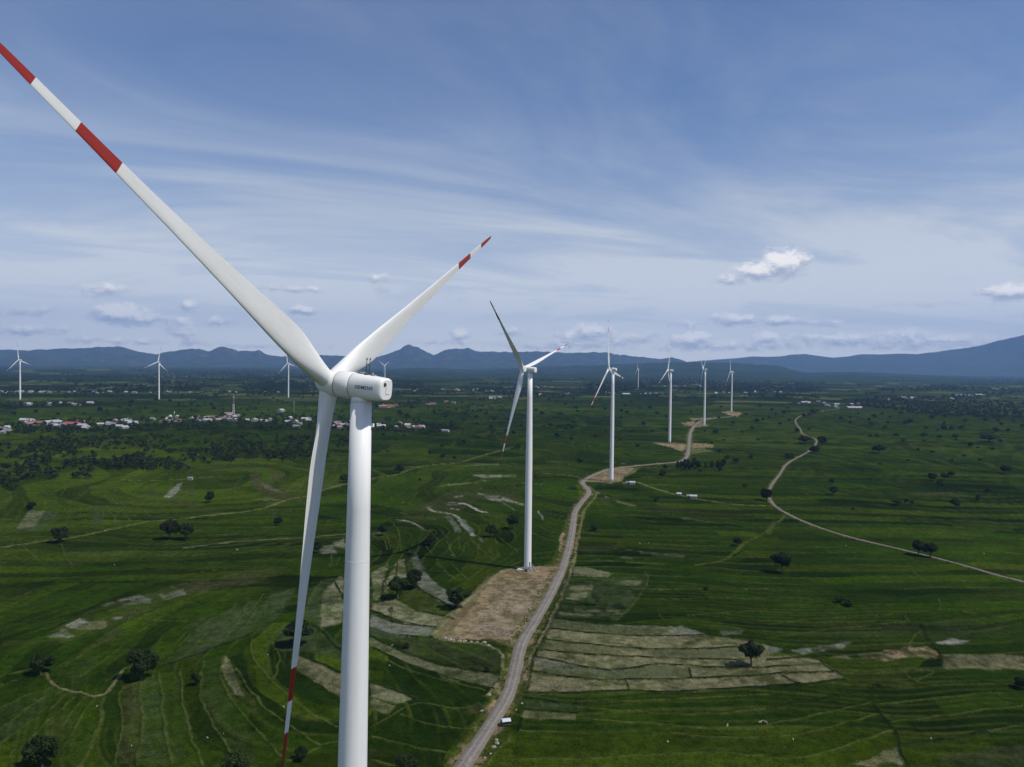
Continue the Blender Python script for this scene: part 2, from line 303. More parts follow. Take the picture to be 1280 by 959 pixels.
# colours are plain base colours of crops and soil
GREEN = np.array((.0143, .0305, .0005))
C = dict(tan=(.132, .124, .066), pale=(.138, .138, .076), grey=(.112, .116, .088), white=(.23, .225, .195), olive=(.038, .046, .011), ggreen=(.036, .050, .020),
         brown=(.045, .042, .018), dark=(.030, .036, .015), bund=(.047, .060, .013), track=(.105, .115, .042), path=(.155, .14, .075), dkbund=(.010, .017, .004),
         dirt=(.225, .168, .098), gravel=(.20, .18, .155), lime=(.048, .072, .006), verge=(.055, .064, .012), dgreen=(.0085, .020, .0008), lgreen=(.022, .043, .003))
AREAS = [  # colour, cover 0..1, patchiness 0..1, outline
 ('brown', .55, .9, 'g 200,430 400,370 560,280 760,270 1000,300 1010,350 860,360 740,340 620,420 560,470 300,490'),
 ('brown', .42, .8, 'a 0,490 150,480 240,420 300,395 360,355 440,328 560,300 680,268 850,262 905,265 850,290 700,320 620,345 420,440 280,490 160,510 0,550'),
 ('dark', .35, .8, 'a 90,200 300,180 330,215 100,240'),
 ('pale', .55, .95, 'a 240,430 300,400 400,408 395,440 300,450'), ('white', .6, .8, 'a 240,430 300,402 335,420 265,442'), ('white', .5, .95, 'a 170,475 235,442 285,470 205,485'),
 ('grey', .6, .9, 'a 440,332 520,315 578,325 570,345 470,352'), ('grey', .5, .9, 'a 360,358 420,340 440,350 390,365'), ('grey', .6, .8, 'a 600,310 690,290 700,310 620,335'), ('white', .35, .9, 'a 425,392 460,395 455,405 420,402'),
 ('ggreen', .8, .5, 'a 600,580 690,500 740,440 860,370 962,330 962,450 900,480 840,490 760,540'), ('ggreen', .5, .6, 'a 680,440 800,380 830,400 760,450'),
 ('brown', .55, .6, 'a 450,660 520,645 530,700 545,770 530,950 440,950 462,830 465,760'), ('dark', .4, .7, 'a 610,600 675,590 705,780 700,950 640,950 620,840'),
 ('ggreen', .55, .5, 'a 530,640 600,610 612,690 612,760 630,860 640,955 520,955 540,830 540,770 520,700'), ('dgreen', .6, .3, 'a 682,580 765,560 750,640 755,710 790,780 830,850 872,912 880,955 765,955 720,860 705,780 682,700'), ('ggreen', .35, .5, 'a 765,560 850,545 820,590 840,660 890,730 962,820 962,955 880,930 830,850 790,780 755,710 750,640'),
 ('dgreen', .55, .3, 'a 300,650 420,560 500,590 440,640 400,680'), ('ggreen', .4, .6, 'a 0,740 205,660 240,690 100,800 0,870'), ('dgreen', .5, .3, 'a 600,400 740,310 850,310 735,400 680,440'), ('lgreen', .5, .4, 'a 280,640 420,540 520,450 470,440 350,510 250,580'), ('dgreen', .6, .3, 'a 890,545 950,480 962,560 962,690'),
 ('dgreen', .45, .3, 'a 0,250 480,180 962,150 962,190 500,240 0,300'), ('lgreen', .4, .4, 'a 0,330 500,270 620,260 400,330 200,420 0,470'), ('dgreen', .5, .3, 'c 30,790 240,790 560,810 962,830 962,915 600,905 250,930 0,930'), ('dgreen', .4, .3, 'd 0,750 380,680 400,730 200,765 0,800'), ('dgreen', .5, .3, 'd 0,850 250,810 410,762 455,825 260,900 0,930'), ('lgreen', .35, .4, 'd 520,890 962,810 962,870 720,905 560,955'),
 ('pale', .75, .85, 'a 845,545 865,555 890,640 920,700 880,690 845,630 830,590'), ('olive', .55, .6, 'a 830,590 890,690 962,800 962,720 900,640 880,560'),
 ('lgreen', .45, .4, 'a 0,660 180,600 240,640 130,690 0,740'), ('ggreen', .45, .6, 'a 240,600 360,540 330,640 290,670'), ('lgreen', .4, .5, 'a 230,720 390,705 330,840 300,950 200,950'),
 ('pale', .92, .55, 'b 435,230 497,193 482,260 472,335 438,335'), ('pale', .9, .6, 'b 490,262 530,183 562,178 572,240 530,262 480,325 474,330'), ('olive', .6, .6, 'b 560,240 572,182 590,178 600,280'),
 ('grey', .9, .5, 'b 585,178 602,158 650,250 722,300 738,355 700,342 610,285'), ('pale', .92, .45, 'b 438,345 520,330 600,372 742,402 725,425 672,432 560,420 440,372'), ('olive', .75, .5, 'b 545,300 600,290 690,345 735,365 740,395 610,370 560,340'),
 ('grey', .92, .45, 'b 436,385 520,420 672,436 656,472 540,467 430,432'), ('ggreen', .8, .5, 'b 430,432 540,467 600,470 520,482 430,470'), ('pale', .85, .6, 'b 248,302 322,238 332,332 322,420 238,437'), ('ggreen', .85, .5, 'b 200,300 252,258 302,250 250,312 236,435 180,402'),
 ('pale', .55, .5, 'b 430,472 560,532 700,582 915,612 902,668 730,630 560,570 430,510'), ('dark', .75, .5, 'b 500,478 650,478 912,520 912,606 720,572 560,528'), ('tan', .72, .5, 'b 158,538 230,570 322,612 322,702 220,642 150,592'),
 ('pale', .75, .5, 'b 428,645 522,672 602,702 530,725 428,700'), ('tan', .62, .5, 'b 428,702 526,732 500,767 428,745'), ('ggreen', .8, .5, 'b 58,452 130,420 250,440 322,500 332,562 200,522 98,530'), ('ggreen', .75, .5, 'b 0,380 60,308 150,288 100,380 40,442 0,452'),
 ('brown', .55, .5, 'b 770,760 830,725 870,725 840,762'), ('lgreen', .5, .4, 'b 0,720 140,830 235,890 100,950 0,950'), ('dgreen', .7, .2, 'b 160,600 320,720 310,800 190,740 80,640'), ('dgreen', .7, .2, 'b 430,540 600,610 720,640 860,680 840,720 760,745 600,705 430,640'), ('dgreen', .6, .2, 'b 540,770 640,805 800,825 760,905 560,875 430,845 430,812'),
 ('pale', .75, .8, 'b 285,120 330,100 340,140 300,135'), ('grey', .7, .8, 'b 225,130 290,125 300,155 250,160'),
 ('tan', .90, .62, 'c 150,405 330,425 600,432 740,465 865,485 962,503 962,656 780,666 600,679 440,673 200,681 60,683 85,560 120,480'), ('tan', .9, .62, 'd 0,540 110,545 200,565 250,600 282,629 150,646 0,652'),
 ('ggreen', .75, .7, 'c 150,408 330,427 520,434 600,436 560,468 330,458 150,440'), ('grey', .9, .6, 'c 590,436 640,432 700,452 745,468 640,468'), ('olive', .45, .8, 'c 120,482 250,497 400,512 400,542 200,528 95,515'), ('grey', .8, .5, 'c 80,547 200,572 340,597 430,592 400,602 300,606 140,592 80,570'),
 ('ggreen', .7, .7, 'c 75,602 200,575 430,596 540,575 660,590 670,622 430,630 330,633'), ('ggreen', .65, .7, 'c 430,512 700,517 865,514 960,530 960,545 690,553 560,547'), ('ggreen', .35, .8, 'c 680,590 960,592 960,612 700,624'),
 ('pale', .85, .5, 'c 233,207 300,214 377,232 362,248 230,241'), ('ggreen', .75, .7, 'c 195,330 228,250 370,250 500,240 515,262 490,300 440,370 390,410 300,400 160,402'), ('pale', .7, .85, 'c 200,280 300,275 300,300 260,335 200,335'), ('pale', .65, .8, 'c 170,375 405,370 410,388 330,395 170,385'),
 ('pale', .6, .85, 'c 400,262 500,258 470,278 380,272'), ('ggreen', .8, .5, 'c 45,705 262,730 256,752 50,742'), ('tan', .7, .5, 'c 50,744 235,760 243,784 40,776'), ('grey', .5, .8, 'c 600,437 690,450 690,470 590,468'), ('grey', .5, .8, 'c 780,450 870,445 870,460 790,465'),
 ('white', .6, .85, 'd 95,525 200,503 315,490 285,512 190,530 130,537'), ('dirt', .85, .75, 'd 335,535 480,515 600,507 640,530 647,552 520,545 440,562 340,545'), ('white', .6, .7, 'd 628,490 700,478 755,485 700,498 640,499'), ('grey', .8, .5, 'd 0,505 60,516 50,527 0,531'),
 ('tan', .62, .4, 'd 658,535 800,540 962,540 962,592 655,590'), ('olive', .6, .5, 'd 330,630 420,610 510,600 553,652 520,667 330,642'), ('tan', .7, .5, 'd 330,955 420,910 487,884 503,945 400,958'), ('dark', .7, .5, 'd 560,959 720,910 962,873 962,990 560,990'), ('dark', .4, .7, 'd 100,440 500,415 700,400 962,405 962,470 640,480 500,470 200,480'),
 ('white', .5, .8, 'd 480,945 510,940 505,959 480,959'), ('pale', .5, .8, 'd 250,545 320,540 310,555 260,556'),
 ('ggreen', .95, .5, 'e 110,545 190,425 375,415 382,465 250,562'), ('pale', .55, .7, 'e 110,545 190,425 300,418 240,520'), ('olive', .8, .4, 'e 458,352 590,268 612,274 500,362'), ('white', .55, .6, 'e 1083,335 1180,240 1215,230 1190,292 1130,336'),
 ('brown', .8, .4, 'e 1090,340 1190,340 1300,385 1300,405'), ('olive', .7, .5, 'e 1190,300 1300,340 1300,235 1220,228'), ('lime', .85, .4, 'e 258,45 340,28 505,22 495,47 400,62'), ('lime', .5, .6, 'e 1050,45 1180,20 1200,45 1080,55'), ('ggreen', .6, .6, 'e 960,300 1020,270 1060,290 960,330'), ('olive', .35, .7, 'e 0,330 60,310 120,330 20,420 0,440'),
 ('ggreen', .8, .5, 'e 615,380 680,390 685,515 610,510'),
 ('brown', .85, .45, 'f 383,180 410,163 452,170 462,220 522,260 622,300 722,325 600,347 500,332 430,282 385,222'), ('grey', .5, .8, 'f 460,230 540,265 600,295 560,300 480,260'), ('olive', .75, .4, 'f 523,150 602,148 612,220 662,250 782,285 700,292 590,247 530,212'), ('track', .6, .5, 'f 408,345 520,333 600,350 450,353'),
 ('olive', .4, .5, 'f 275,290 310,330 440,325 420,280'), ('olive', .5, .6, 'f -20,370 100,390 220,425 300,440 150,440 0,415'), ('brown', .45, .7, 'f 180,860 400,800 640,790 560,860 340,920 160,930'), ('brown', .45, .6, 'f 0,880 140,880 100,959 0,959'),
 ('grey', .8, .6, 'f 938,640 1000,623 1028,660 980,668'), ('grey', .6, .7, 'f 838,672 940,663 962,700 880,707'), ('pale', .8, .6, 'f 900,930 1010,855 1020,950 880,1010'),
 ('white', .62, .5, 'g 695,182 760,200 860,196 958,188 860,180 760,176'), ('pale', .55, .5, 'g 412,264 560,252 735,234 740,228 560,240'), ('pale', .5, .6, 'g 640,122 760,119 882,118 870,104 700,108'), ('white', .55, .6, 'g 725,294 800,318 875,316 870,330 800,332 735,308'),
 ('white', .6, .6, 'g 895,325 985,358 1050,380 1045,392 950,365 890,345'), ('white', .5, .6, 'g 575,322 632,313 630,326 580,330'), ('pale', .5, .6, 'g 1020,232 1170,240 1160,250 1030,242'), ('white', .55, .7, 'g 785,340 860,338 910,350 880,358 800,346'), ('white', .55, .6, 'g 750,215 790,217 780,224 745,222'),
 ('grey', .5, .7, 'g 30,570 100,555 110,580 40,592'), ('grey', .6, .7, 'g 735,600 755,590 770,625 760,635'),
 ('pale', .5, .6, 'h 480,350 620,385 600,395 490,365'), ('pale', .4, .6, 'h 920,465 1140,495 1130,503 920,475'), ('grey', .35, .6, 'h 640,690 940,715 930,735 640,710'), ('grey', .4, .7, 'h 520,725 600,730 590,745 520,740'), ('olive', .6, .6, 'h 630,125 760,115 900,108 860,150 700,145'), ('olive', .5, .6, 'h 40,80 130,80 120,100 40,95'),
 ('white', .6, .4, 'h 345,292 362,292 375,310 360,312'), ('white', .5, .4, 'h 405,324 436,326 434,335 408,333'), ('white', .6, .4, 'h 525,233 550,232 552,243 528,243'),
 ('dirt', .92, .2, 'p 541,797 560,775 580,752 605,727 626,714 640,710 668,709 700,705 708,702 697,730 680,757 665,780 652,803 645,812 620,802 590,800 560,800'), ('gravel', .25, .7, 'p 585,790 600,765 640,735 690,720 670,770 650,800 620,798'), ('olive', .6, .8, 'p 541,797 560,775 580,752 605,727 616,722 590,760 565,790 560,800'), ('olive', .7, .6, 'p 545,800 640,800 638,812 620,806 560,803'),
 ('dirt', .9, .25, 'p 728,600 745,592 760,587 785,584 799,586.5 792,592 781,596 777,602 764,604.5 750,603 736,603'),
 ('dirt', .9, .25, 'p 815,553.5 835,554.5 852,555 859,556 858,561 852,564.5 840,560 827,557'), ('dirt', .85, .3, 'p 863,553.5 892,556 891,560 863,561'), ('track', .8, .4, 'p 861,562 875,560.5 893,564.5 880,566 862,568'),
 ('dirt', .9, .25, 'p 851,529 865,527 877,528.5 887,532.5 872,534 857,532.5'), ('dirt', .85, .25, 'p 861,523 895,521.8 890,524.3 866,525.5'), ('dirt', .9, .3, 'p 901,514.6 914,514 928,516 922,521 911,519'),
 ('track', .6, .2, 'p 5,500 10,499 58,499.2 58,500.6 10,500.6'), ('track', .6, .2, 'p 170,499 245,499 246,500.5 170,500.5'), ('track', .6, .2, 'p 335,497 400,496.6 400,498 335,498.4'),
 ('lime', .6, .5, 'k 190,665 380,652 370,680 230,682'), ('lime', .4, .5, 'k 620,640 900,625 900,660 640,670'), ('lgreen', .7, .4, 'k 240,560 500,560 640,600 400,610'), ('olive', .5, .6, 'k 1040,575 1170,578 1170,590 1040,588'), ('brown', .4, .6, 'k 0,720 60,715 60,750 0,760'),
 ('lgreen', .6, .5, 'l 0,560 280,540 280,590 0,610'), ('lime', .4, .6, 'l 0,640 100,640 60,670 0,680'), ('olive', .5, .6, 'l 180,590 290,590 280,610 200,615'), ('pale', .35, .6, 'l 1080,780 1300,772 1300,786 1120,792'),
]
LINES = [  # colour, width (m), strength, polyline
 ('track', 4.0, .75, 'e -60,678 0,665 150,640 300,622 450,605 600,575 740,543 850,522 960,498 1080,480 1280,468'), ('track', 4.5, .8, 'f 0,465 200,440 300,438 420,415 530,388 620,350 700,332 780,325 890,275 970,255 1050,235 1210,205'),
 ('track', 4.5, .7, 'g 0,215 40,200 180,185 250,155 340,125 480,108 620,98 700,72 770,48 880,20 960,-5'), ('track', 3.2, .7, 'f -40,668 0,660 150,640 400,615 740,600 1020,575'), ('olive', 4.0, .7, 'g 30,410 200,390 420,378 560,370'),
 ('bund', 9, .65, 'g -40,215 40,200 120,185 40,150'),
 ('lime', 8, .62, 'p 797,603 815,610 840,617.5 865,622.5 900,628.5 930,632 965,632'), ('track', 3.5, .7, 'p 797,603 815,610 840,617.5 865,622.5 900,628.5 930,632 965,632'),
 ('path', 1.5, .55, 'a 175,610 190,640 210,660 300,685 390,705 400,680 440,640 475,590'), ('bund', 1.8, .7, 'a 390,705 385,760 350,850 325,910 305,955 290,990'), ('bund', 2, .6, 'a 0,620 90,600 120,590 170,612'),
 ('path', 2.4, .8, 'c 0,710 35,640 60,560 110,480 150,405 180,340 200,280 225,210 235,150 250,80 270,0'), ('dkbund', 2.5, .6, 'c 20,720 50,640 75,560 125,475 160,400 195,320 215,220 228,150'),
 ('path', 1.5, .7, 'b 660,470 690,480 760,490 850,500 900,510 925,530 930,580 925,630 895,665 870,690'), ('track', 2.2, .8, 'b 655,468 690,420 735,380 800,325 850,290 870,260 920,225'), ('path', 1.6, .7, 'b 665,465 740,385 815,318 925,222'), ('track', 2.5, .6, 'b 925,640 900,700 860,770 800,860 740,950'), ('bund', 2, .6, 'b 962,850 920,880 860,950'),
 ('verge', 3.0, .8, 'c 690,200 800,185 840,150 870,120 960,75 1010,30 1040,0'), ('bund', 5, .6, 'd 25,35 0,85'), ('lime', 6, .5, 'h 30,790 90,740 115,660 120,600 150,540 160,480'), ('dirt', 3, .8, 'h 108,690 115,620 125,580 135,560'), ('lime', 5, .6, 'h 200,330 260,320 220,250'), ('lime', 5, .6, 'h 350,310 320,350 260,420 240,500'), ('track', 2.0, .8, 'h 300,255 345,300 350,320 300,380 250,430 240,560 215,650 205,770'),
 ('lime', 7, .55, 'h 545,190 590,160 640,130'), ('olive', 7, .5, 'h 690,130 740,160 890,185'), ('track', 3, .6, 'e 790,210 900,218 1050,220 1200,210 1290,205'), ('track', 3, .5, 'f 0,205 60,198 130,195'), ('track', 3, .5, 'h 400,90 440,95 560,110'), ('track', 4, .45, 'i 460,705 540,718 620,725'),
 ('track', 4, .5, 'h 0,170 200,185 260,210'),
 ('olive', 5, .7, 'g 205,480 280,492 340,525 385,562 430,545'), ('white', 2.2, .7, 'g 200,482 280,490 330,515'), ('white', 3.5, .75, 'g 540,365 650,370 700,400 740,425 795,432'), ('white', 4, .6, 'g 400,400 440,430 520,432 590,452 625,500 660,545 705,588'), ('grey', 6, .55, 'g 530,460 580,510 600,560'), ('white', 3, .55, 'g 390,395 430,385 470,395'), ('white', 2.5, .5, 'g 530,380 600,380 640,372'), ('white', 2.5, .5, 'g 540,405 600,415'), ('grey', 6, .5, 'g 620,480 690,560'), ('grey', 2, .5, 'g 880,360 950,395 980,420'),
 ('white', 2, .5, 'g 1130,420 1165,475'), ('white', 1.6, .6, 'b 530,32 575,38 630,65'), ('brown', 5, .6, 'h 60,30 110,40'),
]
def bunds(colour, wd, st, txt):
    for q in txt.split('|'):
        q = q.strip()
        if q: LINES.append((colour, wd, st, q))
bunds('bund', .75, .78, '''a 350,705 320,760 280,820 245,880 235,920|a 310,700 270,760 220,825|a 520,640 455,660 445,700 460,760 460,830 440,900 428,950|a 530,640 520,700 540,770 540,830 520,900 515,955|a 600,610 610,680 610,760 625,850 645,955
|a 680,580 685,640 680,700 705,780 720,860 765,955|a 765,560 750,640 755,710 790,780 830,850 872,912|a 850,545 820,590 840,660 890,730 930,790 962,820|a 950,480 945,530 962,572|a 890,590 920,650 965,702|a 600,560 680,500 740,440 800,400|a 735,505 790,440 850,390 892,345
|a 850,472 900,410 935,338|a 920,430 965,365|a 600,400 680,355 740,310|a 540,410 600,370|a 475,415 515,360|a 300,620 420,540 520,450 600,402|a 250,580 350,510 500,430 560,420|a 200,600 300,540 380,490|a 0,660 80,620 180,600|a 0,740 100,690 205,660|a 30,780 150,710 225,680|a 0,870 100,800 200,740 245,690
|a 50,910 110,860 170,800 275,700|a 0,820 90,750 180,690|a 0,590 60,575|a 540,410 700,412|a 400,640 500,580 600,520
|b 0,570 60,640 110,690 200,760 310,812|b 0,705 70,770 150,820 240,885 310,868|b 0,820 60,890 112,952|b 240,885 100,950|b 430,850 560,880 740,912|b 540,765 640,800 720,815 805,822|b 430,812 520,765 600,710 680,730 770,752 840,722|b 430,530 600,610 720,640 860,672|b 430,930 520,960
|b 500,30 530,60 540,110 520,160|b 460,50 490,90 505,140|b 720,110 740,170|b 760,100 800,130|b 680,190 720,230 745,250|b 640,130 660,160|b 0,350 30,310|b 60,640 100,560 60,490 40,440|b 180,400 200,320 250,260
|c 30,825 200,830|c 262,780 400,790 560,800 700,820 860,815 962,805|c 250,740 480,750 620,770 800,760 962,745|c 0,935 250,935 450,920 600,910 760,905 962,920|c 600,835 750,855 962,850|c 250,715 500,715 700,700 962,690|c 360,135 540,155|c 560,5 740,40|c 500,225 515,260 490,300 440,370 390,412|c 550,385 580,418
|c 520,295 700,292 962,290|c 520,120 650,130 760,130|c 660,390 800,380 962,370|c 560,330 800,325 962,330|c 240,170 400,190 600,200
|d 510,600 553,655 750,650 962,648|d 430,725 600,705 780,690 925,680|d 460,790 650,770 962,730|d 500,880 660,860 820,830 962,805|d 0,800 200,765 395,715|d 0,850 100,845 250,810 410,762|d 0,930 100,935 260,900 455,825|d 0,425 150,405 400,390 510,385|d 0,475 250,440 512,415|d 520,385 515,405 525,415|d 525,195 545,225 575,255|d 640,330 645,370
|d 555,640 650,588 520,600 350,612 270,606|d 520,520 575,430 610,490|d 330,640 250,602|d 680,370 962,405
|e 460,390 465,440 430,520|e 540,385 525,472|e 550,475 470,535|e 670,385 690,420 680,515|e 605,512 480,568|e 700,400 770,470 765,512|e 770,390 865,470 850,510|e 800,360 850,420 912,462|e 910,390 1030,470|e 1030,360 1155,440|e 150,650 190,700 245,732|e 40,690 120,740 158,762|e 0,760 70,770|e 75,640 100,600|e 0,500 90,400|e 40,540 150,430
|e 0,385 130,300|e 400,320 450,260|e 370,400 375,350|e 690,330 710,270|e 640,300 650,265|e 860,340 940,275|e 410,640 420,690 455,772 520,790|e 295,400 300,350|e 1200,665 1290,655|e 200,330 330,270|e 740,380 760,300 780,240|e 900,340 1000,330 1060,290
|f 345,180 292,240 275,290 312,332|f 1060,95 1015,130 1005,165|f 965,105 940,150 970,190|f 910,800 940,730 920,700|f 960,780 985,730|f 0,720 500,690 740,680|f 0,780 300,760 700,750|f 0,555 400,530 800,520 1020,520|f 0,600 300,570 780,545 1030,535|f 820,500 1040,470|f 0,840 250,800
|g 190,540 210,620 215,690|g 95,590 130,680|g 280,500 420,560 470,620|g 470,540 530,600|g 530,625 540,690 580,730|g 740,430 790,500|g 660,590 740,660|g 600,600 610,680|g 450,770 560,870|g 560,780 660,880|g 680,620 780,700 840,760|g 860,590 1000,700|g 300,620 270,700|g 60,420 400,330|g 840,600 860,640|g 40,300 420,262|g 430,200 560,165 690,140''')
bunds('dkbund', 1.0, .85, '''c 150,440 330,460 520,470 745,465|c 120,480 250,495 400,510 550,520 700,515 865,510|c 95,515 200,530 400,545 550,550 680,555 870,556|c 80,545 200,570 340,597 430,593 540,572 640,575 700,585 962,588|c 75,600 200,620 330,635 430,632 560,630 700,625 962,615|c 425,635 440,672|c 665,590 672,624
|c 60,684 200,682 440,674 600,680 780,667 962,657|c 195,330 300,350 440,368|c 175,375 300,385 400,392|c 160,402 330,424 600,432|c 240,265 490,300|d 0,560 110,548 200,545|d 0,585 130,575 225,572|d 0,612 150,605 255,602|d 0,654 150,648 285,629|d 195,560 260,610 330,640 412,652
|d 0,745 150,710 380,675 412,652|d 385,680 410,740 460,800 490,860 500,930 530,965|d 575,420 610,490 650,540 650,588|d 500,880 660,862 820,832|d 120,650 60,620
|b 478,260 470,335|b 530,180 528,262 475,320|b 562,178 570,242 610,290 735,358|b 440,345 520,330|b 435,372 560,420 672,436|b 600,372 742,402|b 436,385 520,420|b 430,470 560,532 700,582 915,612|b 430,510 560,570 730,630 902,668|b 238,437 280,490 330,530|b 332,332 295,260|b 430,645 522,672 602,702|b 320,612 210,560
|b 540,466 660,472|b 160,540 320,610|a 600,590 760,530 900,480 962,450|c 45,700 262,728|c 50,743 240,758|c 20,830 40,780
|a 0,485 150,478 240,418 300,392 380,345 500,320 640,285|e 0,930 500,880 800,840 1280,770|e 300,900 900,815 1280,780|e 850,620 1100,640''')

# ---------------------------------------------------------------- ground sheet
def inside(px, py, poly):
    r = np.zeros(px.shape, bool); n = len(poly); j = n - 1
    for i in range(n):
        xi, yi = poly[i]; xj, yj = poly[j]
        c = (yi > py) != (yj > py)
        with np.errstate(divide='ignore', invalid='ignore'):
            r ^= c & (px < (xj - xi) * (py - yi) / (yj - yi) + xi)
        j = i
    return r
def seg_dist(px, py, p):
    d = np.full(px.shape, 1e9)
    for a, b in zip(p, p[1:]):
        ab = b - a; L = ab @ ab + 1e-9
        t = np.clip(((px - a[0]) * ab[0] + (py - a[1]) * ab[1]) / L, 0, 1)
        d = np.minimum(d, np.hypot(px - a[0] - t * ab[0], py - a[1] - t * ab[1]))
    return d
def make_ground():
    fine = .8 / 744.0
    az = np.unique(np.r_[np.linspace(-math.pi, -math.radians(41), 46), np.arange(-math.radians(41), math.radians(41), fine), np.linspace(math.radians(41), math.pi, 46)])
    rr = [1.5, 20, 45, 75, 105, 135, 160, 180, 200]; r = 215.0
    while r < 9000: rr.append(r); r += max(0.42, .8 * r * r / (744 * CAMH))
    rr += [9600, 11000, 13000, 16000, 20000, 26000, 34000, 48000, 70000]
    rr = np.array(rr); na, nr = len(az), len(rr)
    A, R = np.meshgrid(az, rr)
    X = np.clip(R * np.sin(A), -37500, 37500); Y = np.clip(R * np.cos(A), -3800, 28500)
    x, y = X.ravel(), Y.ravel(); rad = R.ravel()
    # ---- base crop pattern: terraces follow the contours of a gently rolling height function
    wx = x + 26 * (fbm(x / 90, y / 90, 3, 5) - .5); wy = y + 26 * (fbm(x / 90, y / 90, 3, 9) - .5)
    f1 = lambda x, y: fbm(x / 300 + 3.7, y / 300, 2, 21, .42)
    rx = np.interp(y, [200, 263, 300, 340, 372, 400, 455, 520, 620, 720, 820, 900, 1000, 5000], [-30, -17, -6, 3, 9, 15, 26, 38, 57, 62, 90, 105, 160, 700])
    mR = (wx > rx) & (rad < 6000)
    rf = np.hypot(wx + 49, .8 * (wy - 383)); mF = (~mR) & (wx < -52) & (wy < 455 - .05 * wx) & (rf < 250)
    mL = (~mR) & (~mF) & (wx < 10) & (wy < 690 + .10 * wx)
    def hfun(x, y):
        hB = 40 * fbm(x / 420 + 3.7, y / 420, 3, 21, .42)
        q = f1(x, y)
        hR = (y + .06 * x + 70 * q) / 17 + 300
        hF = np.hypot(x + 49, .8 * (y - 383)) / 9.6 + 3 * q + 900
        hL = (y - .13 * x + 60 * q) / 15 + 600
        return np.where(mR, hR, np.where(mF, hF, np.where(mL & (x < -110), hL, hB)))
    h0 = hfun(wx, wy); gx = (hfun(wx + 1, wy) - h0); gy = (hfun(wx, wy + 1) - h0)
    gr = np.hypot(gx, gy) + .012
    k = np.floor(h0); fr = h0 - k
    dl = np.minimum(fr, 1 - fr) / gr                                   # metres to the nearest bund
    g2 = fbm(wx / 300 + 40, wy / 300, 2, 33) * 11 + k * .37; k2 = np.floor(g2)
    id1 = _h(k, k2, 3); id2 = _h(k, k2 * 0 + 5, 4); id3 = _h(k, k2, 8)
    big = fbm(x / 500, y / 500, 4, 51); med = fbm(x / 60, y / 60, 4, 61); fin = fbm(x / 9, y / 9, 3, 71); tiny = fbm(x / 2.3, y / 2.3, 2, 81)
    col3 = np.empty((x.size, 3)); col3[:] = GREEN
    amp = (.42 + .92 * id1 + .30 * id2) * (.45 + 1.1 * big) * (.70 + .60 * med)
    col3 *= amp[:, None]
    yl = sst(id3, .66, .96) * .6 + .35 * sst(big, .52, .72)
    col3 = col3 * (1 - yl[:, None]) + np.array((.029, .041, .003)) * (amp * yl)[:, None]
    br = sst(id3, 0.0, 0.07); br = (1 - br) * .45 * sst(med, .42, .6)
    col3 = col3 * (1 - br[:, None]) + np.array((.06, .058, .025)) * br[:, None]
    sp = np.maximum(.9, rad * fine * 1.2) * (1 + 1.1 * np.abs(gy) / (np.abs(gx) + np.abs(gy) + 1e-6))
    bn = (1 - sst(dl, .35 * sp, 1.0 * sp)) * np.where(mF, .42, .58) * sst(fbm(x / 45, y / 45, 2, 91), .28, .6) * (1 - sst(rad, 1500, 3500))
    col3 = col3 * (1 - bn[:, None]) + np.array(C['bund']) * bn[:, None]
    dh = np.minimum(np.abs(fr - .33 - .1 * id1), np.abs(fr - .70 - .1 * id2)) / gr                 # lower, thinner paddy edges inside each terrace
    bh = (1 - sst(dh, .25 * sp, .75 * sp)) * .42 * sst(fbm(x / 60 + 9, y / 60, 2, 95), .35, .6) * (1 - sst(rad, 900, 1900)) * ~(mR & (y > 480))
    col3 = col3 * (1 - bh[:, None]) + np.array(C['bund']) * .9 * bh[:, None]
    # far plain: smallholdings, groves and orchards in long streaks
    fr_ = sst(rad, 2300, 3400)[:, None]
    st = fbm(x / 900 + 5, y / 260, 4, 101); s2 = fbm(x / 200, y / 120, 3, 111)
    far = np.array((.0105, .020, .003)) + np.array((.018, .027, .004)) * sst(st, .48, .62)[:, None] + np.array((.05, .045, .02)) * sst(s2, .66, .74)[:, None]
    far = far * (.6 + .8 * s2)[:, None]
    col3 = col3 * (1 - fr_) + far * fr_
    z = .25 * id1 + .10 * fin
    z += .35 * (1 - sst(dl, .3, 1.1))
    # ---- traced fields and bunds
    jx = x + 3.0 * (fbm(x / 14, y / 14, 3, 121) - .5); jy = y + 3.0 * (fbm(x / 14, y / 14, 3, 131) - .5); jx2 = x + 6.5 * (fbm(x / 6, y / 6, 3, 125) - .5); jy2 = y + 7.5 * (fbm(x / 6, y / 6, 3, 135) - .5)
    nb = fbm(x / 26, y / 26, 4, 141); n5 = fbm(x / 5, y / 5, 3, 151); rowm = .5 + .5 * np.sin((x * .8 + y * .6) * 2 * math.pi / 2.2)
    base = col3.copy()
    def box(p, m): return np.nonzero((x > p[:, 0].min() - m) & (x < p[:, 0].max() + m) & (y > p[:, 1].min() - m) & (y < p[:, 1].max() + m))[0]
    for (c, cov, pat, txt) in AREAS:
        p = P(txt); i = box(p, 4)
        cvr = (inside(jx[i], jy[i], p) * 1.0 + inside(jx2[i], jy2[i], p) + inside(.5 * (jx[i] + x[i]), .5 * (jy2[i] + y[i]), p)) / 3
        i = i[cvr > 0]; cvr = cvr[cvr > 0]
        if not i.size: continue
        tex = sst(.55 * nb[i] + .45 * n5[i] + .10 * (tiny[i] - .5), .30, .62)
        edge = .75 + .25 * sst(n5[i], .3, .55); wgt = cov * np.clip((1 - pat) * .82 + (pat + .18) * tex, 0, 1) * edge * cvr
        cc = np.array(C[c]) * (.70 + .40 * med[i] + .30 * tiny[i])[:, None]
        col3[i] = col3[i] * (1 - wgt[:, None]) + cc * wgt[:, None]
        z[i] = .22 + .10 * tiny[i]
